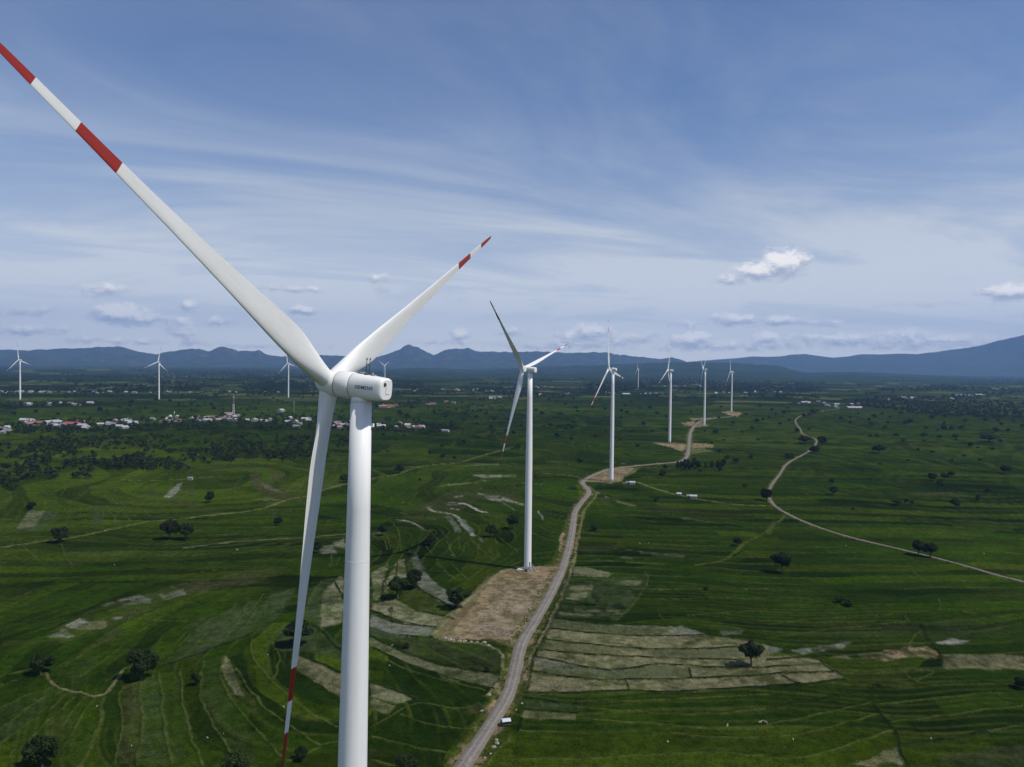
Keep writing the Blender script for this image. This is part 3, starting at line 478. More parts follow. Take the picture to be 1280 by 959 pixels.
    jx = x + 2.2 * (fbm(x / 8, y / 8, 3, 161) - .5); jy = y + 2.2 * (fbm(x / 8, y / 8, 3, 171) - .5)
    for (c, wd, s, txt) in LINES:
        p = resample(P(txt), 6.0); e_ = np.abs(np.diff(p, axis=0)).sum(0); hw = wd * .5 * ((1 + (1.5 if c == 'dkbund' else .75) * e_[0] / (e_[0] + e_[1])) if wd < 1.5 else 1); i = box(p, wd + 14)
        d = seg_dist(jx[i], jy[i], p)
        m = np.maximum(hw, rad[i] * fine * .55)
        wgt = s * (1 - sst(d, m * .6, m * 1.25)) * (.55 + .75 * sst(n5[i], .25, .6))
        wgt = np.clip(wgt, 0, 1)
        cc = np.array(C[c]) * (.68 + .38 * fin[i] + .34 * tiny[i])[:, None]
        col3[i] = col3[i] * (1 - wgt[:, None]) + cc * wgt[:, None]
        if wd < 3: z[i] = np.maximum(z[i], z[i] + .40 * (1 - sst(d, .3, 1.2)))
    # ---- road verges: trodden, grassy edges; ground kept flat under the carriageway
    for (road, vw) in ((GRAVEL, 5.6), (CONCRETE, 2.8)):
        p = resample(road, 8.0); i = box(p, 14); d = seg_dist(jx[i], jy[i], p)
        wgt = (1 - sst(d, vw * .75, vw * 1.35)) * (.35 + .6 * sst(nb[i], .3, .6))
        cc = (np.array(C['verge']) * (1 - sst(n5[i], .45, .7))[:, None] + np.array(C['dirt']) * .8 * sst(n5[i], .45, .7)[:, None])
        col3[i] = col3[i] * (1 - wgt[:, None]) + cc * wgt[:, None]
        z[i] *= sst(d, 3.0, 7.0)
    z *= 1 - .9 * sst(rad, 1500, 2500)
    i0 = (np.arange(nr - 1)[:, None] * na + np.arange(na - 1)[None, :]).ravel()
    Q = np.stack([i0, i0 + 1, i0 + na + 1, i0 + na], 1)[:, ::-1]
    V = np.stack([x, y, z], 1)
    V[:na, 2] = 0
    me = np_mesh('ground', V, Q, sm=True)
    at = me.attributes.new('crop', 'FLOAT_COLOR', 'POINT')
    at.data.foreach_set('color', np.c_[np.clip(col3, .002, .8), np.ones(x.size)].astype(np.float32).ravel())
    return me
def ground_material():
    m = bpy.data.materials.new('ground_crops'); m.use_nodes = True; t = NT(m.node_tree); b = t.N['Principled BSDF']
    a = t.n('ShaderNodeAttribute', attribute_name='crop'); tc = t.n('ShaderNodeTexCoord')
    n1 = t.noise(tc.outputs['Object'], 1.5, 5, .68); n2 = t.noise(tc.outputs['Object'], .05, 5, .6); n3 = t.noise(tc.outputs['Object'], .22, 5, .66)
    f = t.m('ADD', t.m('ADD', t.step(n1, .3, .7, .50, 1.40), t.step(n2, .3, .7, -.14, .14)), t.step(n3, .36, .64, -.20, .24))
    t.L.new(t.mix(1.0, a.outputs['Color'], t.xyz(f, f, f), 'MULTIPLY'), b.inputs['Base Color'])
    b.inputs['Roughness'].default_value = 1.0; b.inputs['Specular IOR Level'].default_value = 0.0
    bp = t.n('ShaderNodeBump'); bp.inputs['Strength'].default_value = .5; bp.inputs['Distance'].default_value = .3
    t.L.new(n1, bp.inputs['Height']); t.L.new(bp.outputs[0], b.inputs['Normal'])
    return m
tag(link('ground', make_ground(), None, [ground_material()]), kind='structure')

def road_material(name, c, ctrack, cmid):
    m = bpy.data.materials.new(name); m.use_nodes = True; t = NT(m.node_tree); b = t.N['Principled BSDF']
    uv = t.n('ShaderNodeUVMap'); u, v, _ = t.sep(uv.outputs[0]); tc = t.n('ShaderNodeTexCoord'); n1 = t.noise(tc.outputs['Object'], .7, 6, .65); n2 = t.noise(tc.outputs['Object'], .09, 4, .6)
    uu = t.m('ADD', u, t.m('MULTIPLY', t.m('SUBTRACT', n2, .5), .12))
    d = t.m('ABSOLUTE', t.m('SUBTRACT', t.m('ABSOLUTE', t.m('SUBTRACT', uu, .5)), .17))       # distance to either wheel track
    tr = t.step(d, .03, .10, 1.0, 0.0); edge = t.step(t.m('ABSOLUTE', t.m('SUBTRACT', uu, .5)), .34, .5)
    cc = t.mix(t.m('MULTIPLY', tr, .8), rgba(c), rgba(ctrack)); cc = t.mix(t.m('MULTIPLY', edge, t.step(n1, .35, .6)), cc, rgba(cmid))
    f = t.m('ADD', t.step(n1, .25, .75, .75, 1.2), t.step(n2, .3, .7, -.12, .12))
    t.L.new(t.mix(1.0, cc, t.xyz(f, f, f), 'MULTIPLY'), b.inputs['Base Color']); b.inputs['Roughness'].default_value = 1.0; b.inputs['Specular IOR Level'].default_value = 0.0
    return m
def road(name, line, width, mat, zt):
    p = resample(line, 3.0, 3); tg = np.gradient(p, axis=0); tg /= np.linalg.norm(tg, axis=1)[:, None]; nn = np.stack([tg[:, 1], -tg[:, 0]], 1)
    dd = np.r_[0, np.cumsum(np.linalg.norm(np.diff(p, axis=0), axis=1))]
    us = (0, .06, .5, .94, 1.0); zs = (-.12, zt, zt + .05, zt, -.12)
    jit = 1 + .10 * (fbm(dd / 9, dd * 0, 3, 7) - .5) * 2
    V, U = [], []
    for uq, zq in zip(us, zs):
        o = (uq - .5) * width * jit
        V.append(np.c_[p + nn * o[:, None], np.full(len(p), zq)]); U.append(np.c_[np.full(len(p), uq), dd])
    V = np.stack(V, 1).reshape(-1, 3); U = np.stack(U, 1).reshape(-1, 2); n = len(us)
    i0 = (np.arange(len(p) - 1)[:, None] * n + np.arange(n - 1)[None, :]).ravel()
    Q = np.stack([i0, i0 + 1, i0 + n + 1, i0 + n], 1)[:, ::-1]
    me = np_mesh(name, V, Q, sm=True); uvl = me.uv_layers.new(name='UVMap'); li = np.empty(len(me.loops), dtype=np.int32); me.loops.foreach_get('vertex_index', li)
    uvl.data.foreach_set('uv', U[li].astype(np.float32).ravel())
    return tag(link(name, me, None, [mat]), kind='structure')
road('gravel_road', GRAVEL, 6.6, road_material('road_gravel', (.175, .155, .130), (.235, .215, .190), (.135, .115, .070)), .16)
road('concrete_road', CONCRETE, 3.6, road_material('road_concrete', (.155, .138, .112), (.19, .172, .145), (.10, .088, .06)), .14)

def weed_mass():
    """rank grass and low weeds along the bunds and road verges"""
    rs = np.random.RandomState(91); C3, S3 = [], []
    for (c, wd, st, txt) in LINES:
        if wd > 4.6 or c not in ('bund', 'dkbund', 'track', 'path'): continue
        p = resample(P(txt), 1.1)
        dist = np.hypot(p[:, 0], p[:, 1]); keep = (dist < 620) & (rs.rand(len(p)) < .55 * sst(fbm(p[:, 0] / 18, p[:, 1] / 18, 3, 5), .3, .6)); q = p[keep]
        C3.append(q + rs.normal(size=q.shape) * (.28 + .35 * (wd > 1.5) * wd)); S3.append(rs.uniform(.16, .46, len(q)))
    for line, o0, o1 in ((GRAVEL, 3.8, 8.0), (CONCRETE, 2.4, 4.5)):
        p = resample(line, .8); p = p[np.hypot(p[:, 0], p[:, 1]) < 800]; tg = np.gradient(p, axis=0); tg /= np.linalg.norm(tg, axis=1)[:, None]; nn = np.stack([tg[:, 1], -tg[:, 0]], 1)
        for sg in (-1, 1):
            k = rs.rand(len(p)) < .75; off = rs.uniform(o0, o1, len(p))[:, None] * sg; q = (p + nn * off)[k]; C3.append(q); S3.append(rs.uniform(.18, .6, len(q)))
    Cc = np.concatenate(C3); Ss = np.concatenate(S3); n = len(Cc); m = 7
    c = np.repeat(np.c_[Cc, np.full(n, .25)], m, 0); s = np.repeat(Ss, m)[:, None]
    c = c + rs.normal(size=c.shape) * s * np.array((.6, .6, .25)) + np.array((0, 0, .3)) * s
    d = rs.normal(size=c.shape) + np.array((0, 0, .5)); d /= np.linalg.norm(d, axis=1)[:, None]
    t_ = np.cross(d, rs.normal(size=c.shape)); t_ /= np.linalg.norm(t_, axis=1)[:, None]; u_ = np.cross(d, t_); s = s * rs.uniform(.4, .9, (len(c), 1))
    V = np.stack([c - t_ * s, c - u_ * s * .6, c + t_ * s, c + u_ * s * .6], 1).reshape(-1, 3)
    me = np_mesh('weeds', V, np.arange(len(V)).reshape(-1, 4))
    tag(link('weeds', me, None, [material('weed_leaves', (.058, .066, .016), .85, 0, .35, (.018, .030, .006), spec=.1)]), kind='stuff')
weed_mass()

# ---------------------------------------------------------------- mountains
RIDGE_A = '-300,442 -150,438 0,437 30,438 70,436 120,434 150,433 175,440 195,443 203,441 225,437 249,435.5 260,439 269,435 280,433 290,436 298,439 310,438 318,439.5 324,437 332,442.5 345,445 353,446 378,443 405,444 430,445 455,445 472,446 492,440 505,433 511,431 520,434 535,440 542,444 557,437.5 570,435.5 585,435.5 600,439 615,440 640,440 672,439 690,440.5 722,441 757,440 780,444 810,447 825,449 840,447 852,450 866,456 900,462 960,468'
RIDGE_V = '760,462 800,458 840,455 862,452 890,450 922,447.5 940,445.5 960,446 980,445 990,443 1007,442.5 1025,445 1042,447 1060,445.5 1077,442.5 1100,443 1122,442 1145,442.5 1172,439.5 1197,436 1222,432.5 1247,426 1265,422 1280,418.5 1330,409 1390,404 1450,403 1520,407 1600,414 1700,425'
RIDGE_B = '150,470 260,468 330,466 420,465 480,462 520,460 560,461 600,462 640,460 680,458 720,457 760,456 800,454 850,453 900,453 940,455 975,457.5 990,462 1010,466 1060,465 1100,466 1140,468.5 1200,471 1260,474 1400,478'
def ridge(name, prof, D, wid, lobes, seed, mat, jag=.13, spur=.95, na=760, nr=64):
    pts = [tuple(map(float, q.split(','))) for q in prof.split()]
    ae = np.array([azel(*p) for p in pts])
    az = np.linspace(ae[0, 0], ae[-1, 0], na)
    Dz = D * (1 + .05 * (fbm(az * 9, az * 0, 3, seed) - .5))
    H = np.maximum(CAMH + Dz * np.tan(np.interp(az, ae[:, 0], ae[:, 1])), 8)
    H *= 1 + (jag * (fbm(az * 120, az * 0, 4, seed + 1, .6) - .5))
    t = np.linspace(-1.0, .9, nr); A, T = np.meshgrid(az, t); Hh = H[None, :]
    R = Dz[None, :] + T * wid
    X = R * np.sin(A); Y = R * np.cos(A)
    n = fbm(X / lobes, Y / (lobes * 2.2), 5, seed + 2, .55)
    rid = 1 - np.abs(2 * n - 1) * 1.6
    k = 1 - np.abs(T)
    Z = Hh * (k ** 1.35) * (1 - spur * np.minimum(1, 1.5 * (1 - k)) * (1 - rid)) + 130 * (fbm(X / 500, Y / 500, 4, seed + 5) - .5) * np.minimum(1, 6 * np.abs(T)) * k
    lim = Hh * (1 - .30 * np.abs(T)); Z = np.minimum(Z, lim)
    Z = np.where(k < .03, -1.5, Z)
    i0 = (np.arange(nr - 1)[:, None] * na + np.arange(na - 1)[None, :]).ravel()
    Q = np.stack([i0, i0 + 1, i0 + na + 1, i0 + na], 1)[:, ::-1]
    me = np_mesh(name, np.stack([X, Y, Z], 2).reshape(-1, 3), Q, sm=True)
    return tag(link(name, me, None, [mat]), kind='structure')
def hill_mat(name, a, b, c, cut):
    m = bpy.data.materials.new(name); m.use_nodes = True; t = NT(m.node_tree); bs = t.N['Principled BSDF']; tc = t.n('ShaderNodeTexCoord')
    n1 = t.noise(tc.outputs['Object'], .004, 8, .62); n2 = t.noise(tc.outputs['Object'], .0011, 6, .6)
    cc = t.mix(t.step(n1, .35, .65), rgba(a), rgba(b)); cc = t.mix(t.step(n2, cut, cut + .14), cc, rgba(c))
    t.L.new(cc, bs.inputs['Base Color']); bs.inputs['Roughness'].default_value = 1.0; bs.inputs['Specular IOR Level'].default_value = 0
    return m
ridge('mountains', RIDGE_A, 22000, 5800, 1200, 301, hill_mat('mountain_scrub', (.012, .024, .010), (.045, .060, .026), (.10, .055, .028), .57))
ridge('mountains', RIDGE_V, 24500, 4200, 1800, 401, hill_mat('mountain_far', (.018, .032, .012), (.034, .050, .020), (.05, .05, .022), .62), .03, .5)
ridge('hills', RIDGE_B, 14000, 6200, 900, 501, hill_mat('hill_forest', (.010, .024, .008), (.022, .040, .012), (.045, .055, .018), .58))

# ---------------------------------------------------------------- wind turbines
def blade_mat():
    m = bpy.data.materials.new('blade_paint'); m.use_nodes = True; t = NT(m.node_tree); b = t.N['Principled BSDF']; tc = t.n('ShaderNodeTexCoord')
    x, y, z = t.sep(tc.outputs['Object'])
    def band(a, c): return t.m('MULTIPLY', t.m('GREATER_THAN', z, a), t.m('LESS_THAN', z, c))
    red = t.m('ADD', band(47.3, 53.05), band(58.6, 80), clamp=True)
    n = t.noise(t.vm('MULTIPLY', tc.outputs['Object'], (1, 1, .12)), 1.6, 6, .65)
    wh = t.mix(t.step(n, .35, .75), (.81, .80, .775, 1), (.74, .73, .70, 1))
    rd = t.mix(t.step(n, .35, .75), (.36, .030, .020, 1), (.29, .028, .020, 1))
    t.L.new(t.mix(red, wh, rd), b.inputs['Base Color']); b.inputs['Roughness'].default_value = .42; b.inputs['Specular IOR Level'].default_value = .35
    return m
def white_paint(name, c, streak=.07):
    m = bpy.data.materials.new(name); m.use_nodes = True; t = NT(m.node_tree); b = t.N['Principled BSDF']; tc = t.n('ShaderNodeTexCoord')
    n = t.noise(t.vm('MULTIPLY', tc.outputs['Object'], (1.2, 1.2, .06)), 1.3, 6, .65)
    d = tuple(v * (1 - streak) for v in c)
    t.L.new(t.mix(t.step(n, .4, .75), rgba(c), rgba(d)), b.inputs['Base Color']); b.inputs['Roughness'].default_value = .45; b.inputs['Specular IOR Level'].default_value = .3
    return m
M_BLADE = blade_mat(); M_TOWER = white_paint('tower_paint', (.78, .775, .755)); M_NAC = white_paint('nacelle_paint', (.80, .79, .765), .05)
M_DARK = material('dark_steel', (.035, .037, .04), .5); M_TEAL = material('teal_lettering', (.002, .075, .085), .5); M_GALV = material('galvanised_steel', (.28, .29, .30), .45, .2, 3)
M_CONC = material('concrete', (.30, .29, .27), .9, .25, 1.2, bump=.3); M_LAMP = material('red_lamp_glass', (.30, .02, .02), .25)
M_SEAM = material('nacelle_seam', (.10, .10, .10), .8)
def blade_mesh(n=40):
    # z along the blade, x towards the trailing edge, y towards the wind
    st = [0, .6, 1.6, 2.6, 3.8, 5.2, 6.6, 8, 9.4, 10.8, 12.2, 13.6, 15.2, 17, 19.5, 22, 24.5, 27, 32, 38, 44, 50, 55, 59, 61.8, 63.2, 63.9, 64.2]
    rings = []
    for z in st:
        sp = min(2.6, z * .5, max(0, (64.2 - z) * .5)); ch = np.mean([np.interp(z + q * sp, [0, 2.2, 5, 8.5, 12.0, 18, 26, 36, 48, 58, 62.6, 63.8, 64.2], [2.8, 2.8, 3.2, 4.15, 4.5, 3.95, 3.0, 2.15, 1.40, 1.0, .80, .50, .12]) for q in (-1, -.5, 0, .5, 1)])
        th = np.interp(z, [0, 2.2, 5, 8.5, 12.5, 18, 26, 36, 48, 58, 63, 64.2], [2.8, 2.8, 2.6, 2.1, 1.6, 1.2, .70, .47, .29, .17, .10, .03])
        rd = np.interp(z, [0, 2.2, 9, 13], [1, 1, .25, 0])                  # round root changing to an aerofoil
        tw = math.radians(np.interp(z, [0, 8, 14, 22, 34, 50, 64], [9, 8, 4.5, 1.5, 0, -1, -2]))
        off = np.interp(z, [0, 2.2, 12, 64], [.5, .5, .38, .42])            # pitch axis as a share of the chord
        pb = -.2 * (z / 64) ** 2; sw = 0.0
        r = []
        for k in range(n):
            a = 2 * math.pi * k / n
            cxx = .5 - .5 * math.cos(a); s = math.sin(a)
            yt = 5 * (.2969 * math.sqrt(max(cxx, 0)) - .126 * cxx - .3516 * cxx ** 2 + .2843 * cxx ** 3 - .1036 * cxx ** 4)
            af = math.copysign(yt, s) if abs(s) > 1e-9 else 0.0
            af += .16 * (1 - rd) * (1 - (2 * cxx - 1) ** 2) * .8            # camber
            yy = rd * (.5 * s) + (1 - rd) * (af * (.5 if s < 0 else .62))
            px, py = (cxx - off) * ch, yy * th
            X = px * math.cos(tw) + py * math.sin(tw); Y = -px * math.sin(tw) + py * math.cos(tw)
            r.append((X + sw, Y + pb, z))
        rings.append(r)
    return smooth(MB().loft(rings).mesh('blade'))
BLADE = blade_mesh()
def sup(hw, hh, n, e=2.6, zc=0.0):
    out = []
    for k in range(n):
        a = 2 * math.pi * k / n; c, s = math.cos(a), math.sin(a)
        out.append((math.copysign(abs(c) ** (2 / e), c) * hw, math.copysign(abs(s) ** (2 / e), s) * hh + zc))
    return out
TILT = math.radians(6.5); NTILT = math.radians(3.6); YAW = math.radians(68.2); OVER = 6.0; CONE = .013; HUBZ = 139.6
def make_turbine(label, full):
    root = empty('wind_turbine'); tag(root, label, 'wind turbine', 'wind turbines of the wind farm')
    n = 64 if full else 24
    # tower of bolted sections
    b = MB(); zs = [0.0, 4, 20, 45, 78, 100, 120, HUBZ - 2.9]; rs = [2.55, 2.50, 2.46, 2.40, 2.30, 2.05, 1.80, 1.62]
    if not full: zs[-1] = HUBZ - 2.4
    b.tube([(0, 0, z) for z in zs], rs, n); tw = b.build('tower', M_TOWER, root)
    if full:
        for z, r in ((45, 2.41), (78, 2.31), (112, 1.91)): MB().tube([(0, 0, z), (0, 0, z + .10)], [r, r], 64).build('flange', M_TOWER, tw)
        ob = MB(); ob.box((1.88 * .375, -1.88 * .927, 133.2), (.42, .42, .55), 0, .06); ob.build('obstruction_light', M_NAC, root)
    # nacelle frame: local +Y looks upwind, origin on the rotor axis above the tower
    nac = MB()
    def ring(s, hw, hh, e=2.6, zc=0.0): return [(p[0], -s, p[1]) for p in sup(hw, hh, n, e, zc)]
    S = lambda s: s - OVER                                              # distance behind the hub centre -> local
    rear = [(4.75, 2.02, 2.04, 2.0), (4.85, 2.05, 2.06, 2.05), (5.8, 2.03, 2.02, 2.4), (7.6, 1.95, 1.93, 3.0), (9.75, 1.84, 1.82, 3.4), (10.25, 1.80, 1.78, 3.5), (10.48, 1.70, 1.68, 3.5), (10.6, 1.50, 1.48, 3.3)]
    nac.loft([ring(S(a), b_, c_, e_, -.10 * (a - 4.7) / 6) for a, b_, c_, e_ in rear]); no = nac.build('nacelle', M_NAC, root)
    parts = [no]
    if full:
        g = MB(); g.loft([ring(S(a), r, r, 2.0) for a, r in ((2.02, 2.02), (2.10, 2.08), (4.52, 2.10), (4.61, 2.04))]); parts.append(g.build('generator', M_NAC, root))
        g = MB(); g.loft([ring(S(a), r, r, 2.0) for a, r in ((1.7, 1.93), (4.9, 1.93))]); parts.append(g.build('seam', M_SEAM, root))
        yb = MB(); yb.tube([(0, 0, HUBZ - 3.1), (0, 0, HUBZ - 2.0)], [1.58, 1.58], 48); yb.build('yaw_bearing', M_TOWER, root)
        # rear panel: vent opening, service hatch outline, rim
        v = MB(); v.tube([(-.72, -S(10.5), .72), (-.72, -S(10.64), .72)], [.33, .33], 24); parts.append(v.build('vent', M_DARK, root))
        d = MB()
        for c, s in (((-.30, -S(10.615), .05), (.05, .03, 1.7)), ((.25, -S(10.615), -.80), (1.15, .03, .05))): d.box(c, s)
        parts.append(d.build('hatch', M_SEAM, root))
        # weather mast on the roof
        ms = MB()
        for xx in (.45, -.45):
            ms.tube([(xx, -S(6.9), 1.85), (xx, -S(6.9), 4.25)], [.06, .045], 8); ms.tube([(xx, -S(6.9), 4.2), (xx, -S(6.9), 4.55)], [.11, .08], 8)
        ms.tube([(-.62, -S(6.9), 3.55), (.62, -S(6.9), 3.55)], .045, 6); ms.tube([(-.45, -S(6.9), 2.6), (.45, -S(6.9), 2.6)], .04, 6); ms.box((0, -S(6.9), 2.0), (1.3, .5, .22))
        parts.append(ms.build('weather_mast', M_DARK, root))
        hb = MB(); hb.box((.2, -S(5.7), 2.08), (1.1, 1.2, .30), 0, .08); parts.append(hb.build('roof_hatch', M_GALV, root))
        la = MB(); la.box((0, -S(8.0), 1.92), (.9, .7, .18), 0, .04); la.tube([(-.2, -S(8.0), 1.98), (-.2, -S(8.0), 2.3)], [.16, .12], 12, 0); parts.append(la.build('beacon', M_GALV, root))
        # maker's lettering on the flank
        cu = bpy.data.curves.new('lettering', 'FONT'); cu.body = 'SIEMENS'; cu.size = .80; cu.extrude = .012; cu.offset = 0.007; cu.space_character = 1.06; cu.align_x = 'CENTER'
        to = bpy.data.objects.new('lettering_curve', cu); col.objects.link(to)
        me = bpy.data.meshes.new_from_object(to.evaluated_get(bpy.context.evaluated_depsgraph_get())); bpy.data.objects.remove(to)
        # text x runs towards the rear (-Y), text y is up, faces -X
        for vtx in me.vertices:
            s_ = 7.65 + vtx.co.x; zz = vtx.co.y - .25
            hw = np.interp(s_, [4.8, 5.8, 7.6, 9.75], [2.05, 2.03, 1.95, 1.84]); hh = np.interp(s_, [4.8, 5.8, 7.6, 9.75], [2.06, 2.02, 1.93, 1.82]); e = np.interp(s_, [4.8, 5.8, 7.6, 9.75], [2.05, 2.4, 3.0, 3.4])
            q = abs((zz + .10 * (s_ - 4.7) / 6) / hh) ** e
            vtx.co = Vector((-hw * (1 - q) ** (1 / e) - .012 - vtx.co.z, -S(s_), zz))
        me.name = 'lettering'; lo = link('lettering', me, None, [M_TEAL]); lo.parent = no
    # hub
    h = MB(); h.loft([ring(S(a), r, r, 2.0) for a, r in ((-2.35, .25), (-2.2, .75), (-1.8, 1.25), (-1.1, 1.72), (-.2, 1.98), (.8, 2.06), (1.80, 2.06), (1.88, 2.0))]); hub = h.build('rotor_hub', M_NAC, root); parts.append(hub)
    ro = Matrix.Rotation(NTILT, 4, 'X')
    for p in parts: p.matrix_local = Matrix.Translation((0, 0, HUBZ - OVER * math.sin(NTILT))) @ ro
    if full: no.children[0].matrix_parent_inverse = Matrix()
    return root
def add_blades(root, th, pitch=0.0):
    for k in range(3):
        a = th + 2 * math.pi * k / 3
        b = bpy.data.objects.new('blade', BLADE); col.objects.link(b); b.parent = root
        # local frame of the turbine: +Y upwind, +X is u (rotor plane, horizontal)
        d = Vector((math.sin(a), 0, math.cos(a))); tr = Vector((math.cos(a), 0, -math.sin(a))); ax = Vector((0, 1, 0))
        m3 = Matrix((tr, ax, d)).transposed().to_4x4()
        b.matrix_local = Matrix.Translation((0, 0, HUBZ - OVER * math.sin(TILT))) @ Matrix.Rotation(TILT, 4, 'X') @ Matrix.Translation((0, OVER, 0)) @ m3 @ Matrix.Rotation(-CONE, 4, 'X') @ Matrix.Rotation(-pitch, 4, 'Z')
BLADE.materials.append(M_BLADE)
T_SPECS = [  # base px, hub height in px -> scale, yaw, rotor angle, label
 ((659.5, 713), 1.0, 57, -47, 'white wind turbine at the sandy pad with a white car beside its base'),
 ((764.2, 602), .99, 61, -18, 'white wind turbine on the grey pad where the gravel road bends sharply'),
 ((837, 553.5), .965, 65, 6, 'white wind turbine beside the straight gravel stretch, third along the gravel road'),
 ((880.3, 532), .97, 68, -64, 'white wind turbine with two blades raised in a V, fourth along the gravel road'),
 ((914.2, 515.5), .915, 58, -25, 'small white wind turbine on the last pad at the far end of the gravel road'),
 ((797.6, 487), .88, 63, -14, 'tiny white wind turbine standing alone near the far village, before the dark hills'),
 ((25.3, 500), .98, 80, -12, 'distant white wind turbine farthest from the gravel road, beyond the red roofed village'),
 ((198.8, 499.5), .965, 65, 8, 'distant white wind turbine in the fields behind the village, left of the lattice mast'),
 ((360.5, 497.5), .97, 63, -15, 'distant white wind turbine partly under the big raised blade, right of the lattice mast'),
 ((481.0, 487.5), .90, 60, -60, 'distant white wind turbine rising just behind the roof of the lettered nacelle')]
near = make_turbine('huge white wind turbine with teal lettering on its nacelle and red banded blades', True)
near.rotation_euler = (0, 0.0172, YAW); near.rotation_mode = 'XYZ'
_lean = Matrix.Rotation(.0172, 4, 'Y')
near.rotation_euler = (_lean @ Matrix.Rotation(YAW, 4, 'Z')).to_euler()
add_blades(near, math.radians(-60.45))
_ax = near.matrix_basis.to_3x3() @ Vector((0, OVER * math.cos(TILT), HUBZ))
near.location = Vector((-29.0, 118.25, 139.5)) - _ax
near.location.z = 0.0
far0 = make_turbine('x', False)
for i, (bp, sc, yaw, th, lab) in enumerate(T_SPECS):
    o = far0 if i == 0 else copy_tree(far0)
    o['label'] = lab; p = gnd(*bp); o.location = (p[0], p[1], 0.05); o.scale = (sc,) * 3; o.rotation_euler = (0, 0, math.radians(yaw))
for i, o in enumerate([x for x in bpy.data.objects if x.name.startswith('wind_turbine') and x.parent is None and x != near]):
    add_blades(o, math.radians([s for s in T_SPECS if s[4] == o['label']][0][3]), math.radians(82) if o == far0 else 0.0)
# details at the foot of the turbine on the sandy pad
T2 = far0; bx_, by_ = T2.location.x, T2.location.y
R2 = Matrix.Rotation(-T2.rotation_euler.z, 3, 'Z')
def at_foot(o):
    o.parent = T2; o.matrix_local = Matrix.Rotation(-T2.rotation_euler.z, 4, 'Z'); return o
b = MB(); b.tube([(0, 0, -.2), (0, 0, .35)], [3.6, 3.4], 40); at_foot(b.build('foundation', M_CONC))
b = MB(); b.box((1.3, -2.16, 5.0), (.95, .25, 2.3), 0, .03, None); at_foot(b.build('door', M_DARK))
b = MB()
b.box((2.1, -2.9, 3.75), (2.0, 1.3, .12))
for k in range(12): b.box((3.2 + k * .28, -2.9, 3.6 - k * .30), (.32, 1.2, .06))
for yy in (-3.5, -2.3):
    b.tube([(3.1, yy, 3.7), (6.4, yy, .1)], .07, 6); b.tube([(3.1, yy, 4.8), (6.4, yy, 1.2)], .045, 6); b.tube([(1.2, yy, 4.8), (3.1, yy, 4.8)], .045, 6)
    for q in ((1.2, 4.8), (3.1, 4.8)): b.tube([(q[0], yy, 0), (q[0], yy, q[1])], .06, 6)
    for k in range(4): b.tube([(3.9 + k * .8, yy, 2.8 - k * .87), (3.9 + k * .8, yy, 3.95 - k * .87)], .035, 6)
at_foot(b.build('stair', M_GALV))
b = MB(); b.box((-1.2, -4.0, .75), (1.9, 1.3, 1.5), 0, .05); b.box((-1.2, -4.0, 1.55), (2.1, 1.5, .12)); e = b.build('transformer_box', M_DARK); e.location = (bx_, by_, 0.1); tag(e, 'dark electrical cabinet at the foot of the turbine with a stair', 'electrical cabinet')

# ---------------------------------------------------------------- trees
def leaf_mat(name, a, b):
    m = bpy.data.materials.new(name); m.use_nodes = True; t = NT(m.node_tree); bs = t.N['Principled BSDF']; tc = t.n('ShaderNodeTexCoord'); oi = t.n('ShaderNodeObjectInfo')
    n1 = t.noise(tc.outputs['Object'], .55, 4, .6); n2 = t.noise(tc.outputs['Object'], 2.4, 3, .6)
    f = t.m('ADD', t.m('MULTIPLY', n1, .6), t.m('MULTIPLY', n2, .4))
    cc = t.mix(t.step(f, .36, .64), rgba(a), rgba(b))
    k = t.m('ADD', t.m('MULTIPLY', oi.outputs['Random'], .5), .75)
    t.L.new(t.mix(1.0, cc, t.xyz(k, k, t.m('MULTIPLY', k, .9)), 'MULTIPLY'), bs.inputs['Base Color']); bs.inputs['Roughness'].default_value = .7; bs.inputs['Specular IOR Level'].default_value = .15
    return m
M_LEAF = leaf_mat('foliage', (.005, .010, .002), (.024, .039, .006)); M_LEAF2 = leaf_mat('foliage_light', (.010, .020, .003), (.028, .048, .006)); M_DRY = leaf_mat('foliage_dry', (.030, .026, .014), (.060, .055, .026))
M_BARK = material('bark', (.060, .046, .034), .95, .35, 2.0)
def leaf_cloud(rs, lobes, nleaf, size):
    """leaf faces scattered through the volume of several irregular lobes (cx, cy, cz, rx, ry, rz)"""
    vol = np.array([l[3] * l[4] * l[5] for l in lobes]); pick = rs.choice(len(lobes), nleaf, p=vol ** .75 / (vol ** .75).sum())
    L = np.array(lobes)[pick]
    d = rs.normal(size=(nleaf, 3)); d /= np.linalg.norm(d, axis=1)[:, None]
    r = rs.uniform(.25, 1, nleaf) ** .42
    bump = .78 + .44 * vn(d[:, 0] * 2.3 + pick * 7.1, d[:, 1] * 2.3 + d[:, 2] * 1.7, 3)
    c = L[:, :3] + d * L[:, 3:] * (r * bump)[:, None]
    nrm = d * .8 + rs.normal(size=(nleaf, 3)) * .55 + np.array((0, 0, .35)); nrm /= np.linalg.norm(nrm, axis=1)[:, None]
    t = np.cross(nrm, rs.normal(size=(nleaf, 3))); t /= np.linalg.norm(t, axis=1)[:, None]; u = np.cross(nrm, t)
    s = size * rs.uniform(.6, 1.35, nleaf)[:, None]; a = rs.uniform(.45, .9, nleaf)[:, None]
    V = np.stack([c - t * s, c - u * s * a + nrm * s * .15, c + t * s, c + u * s * a - nrm * s * .1], 1).reshape(-1, 3)
    return V, np.arange(nleaf * 4).reshape(-1, 4)
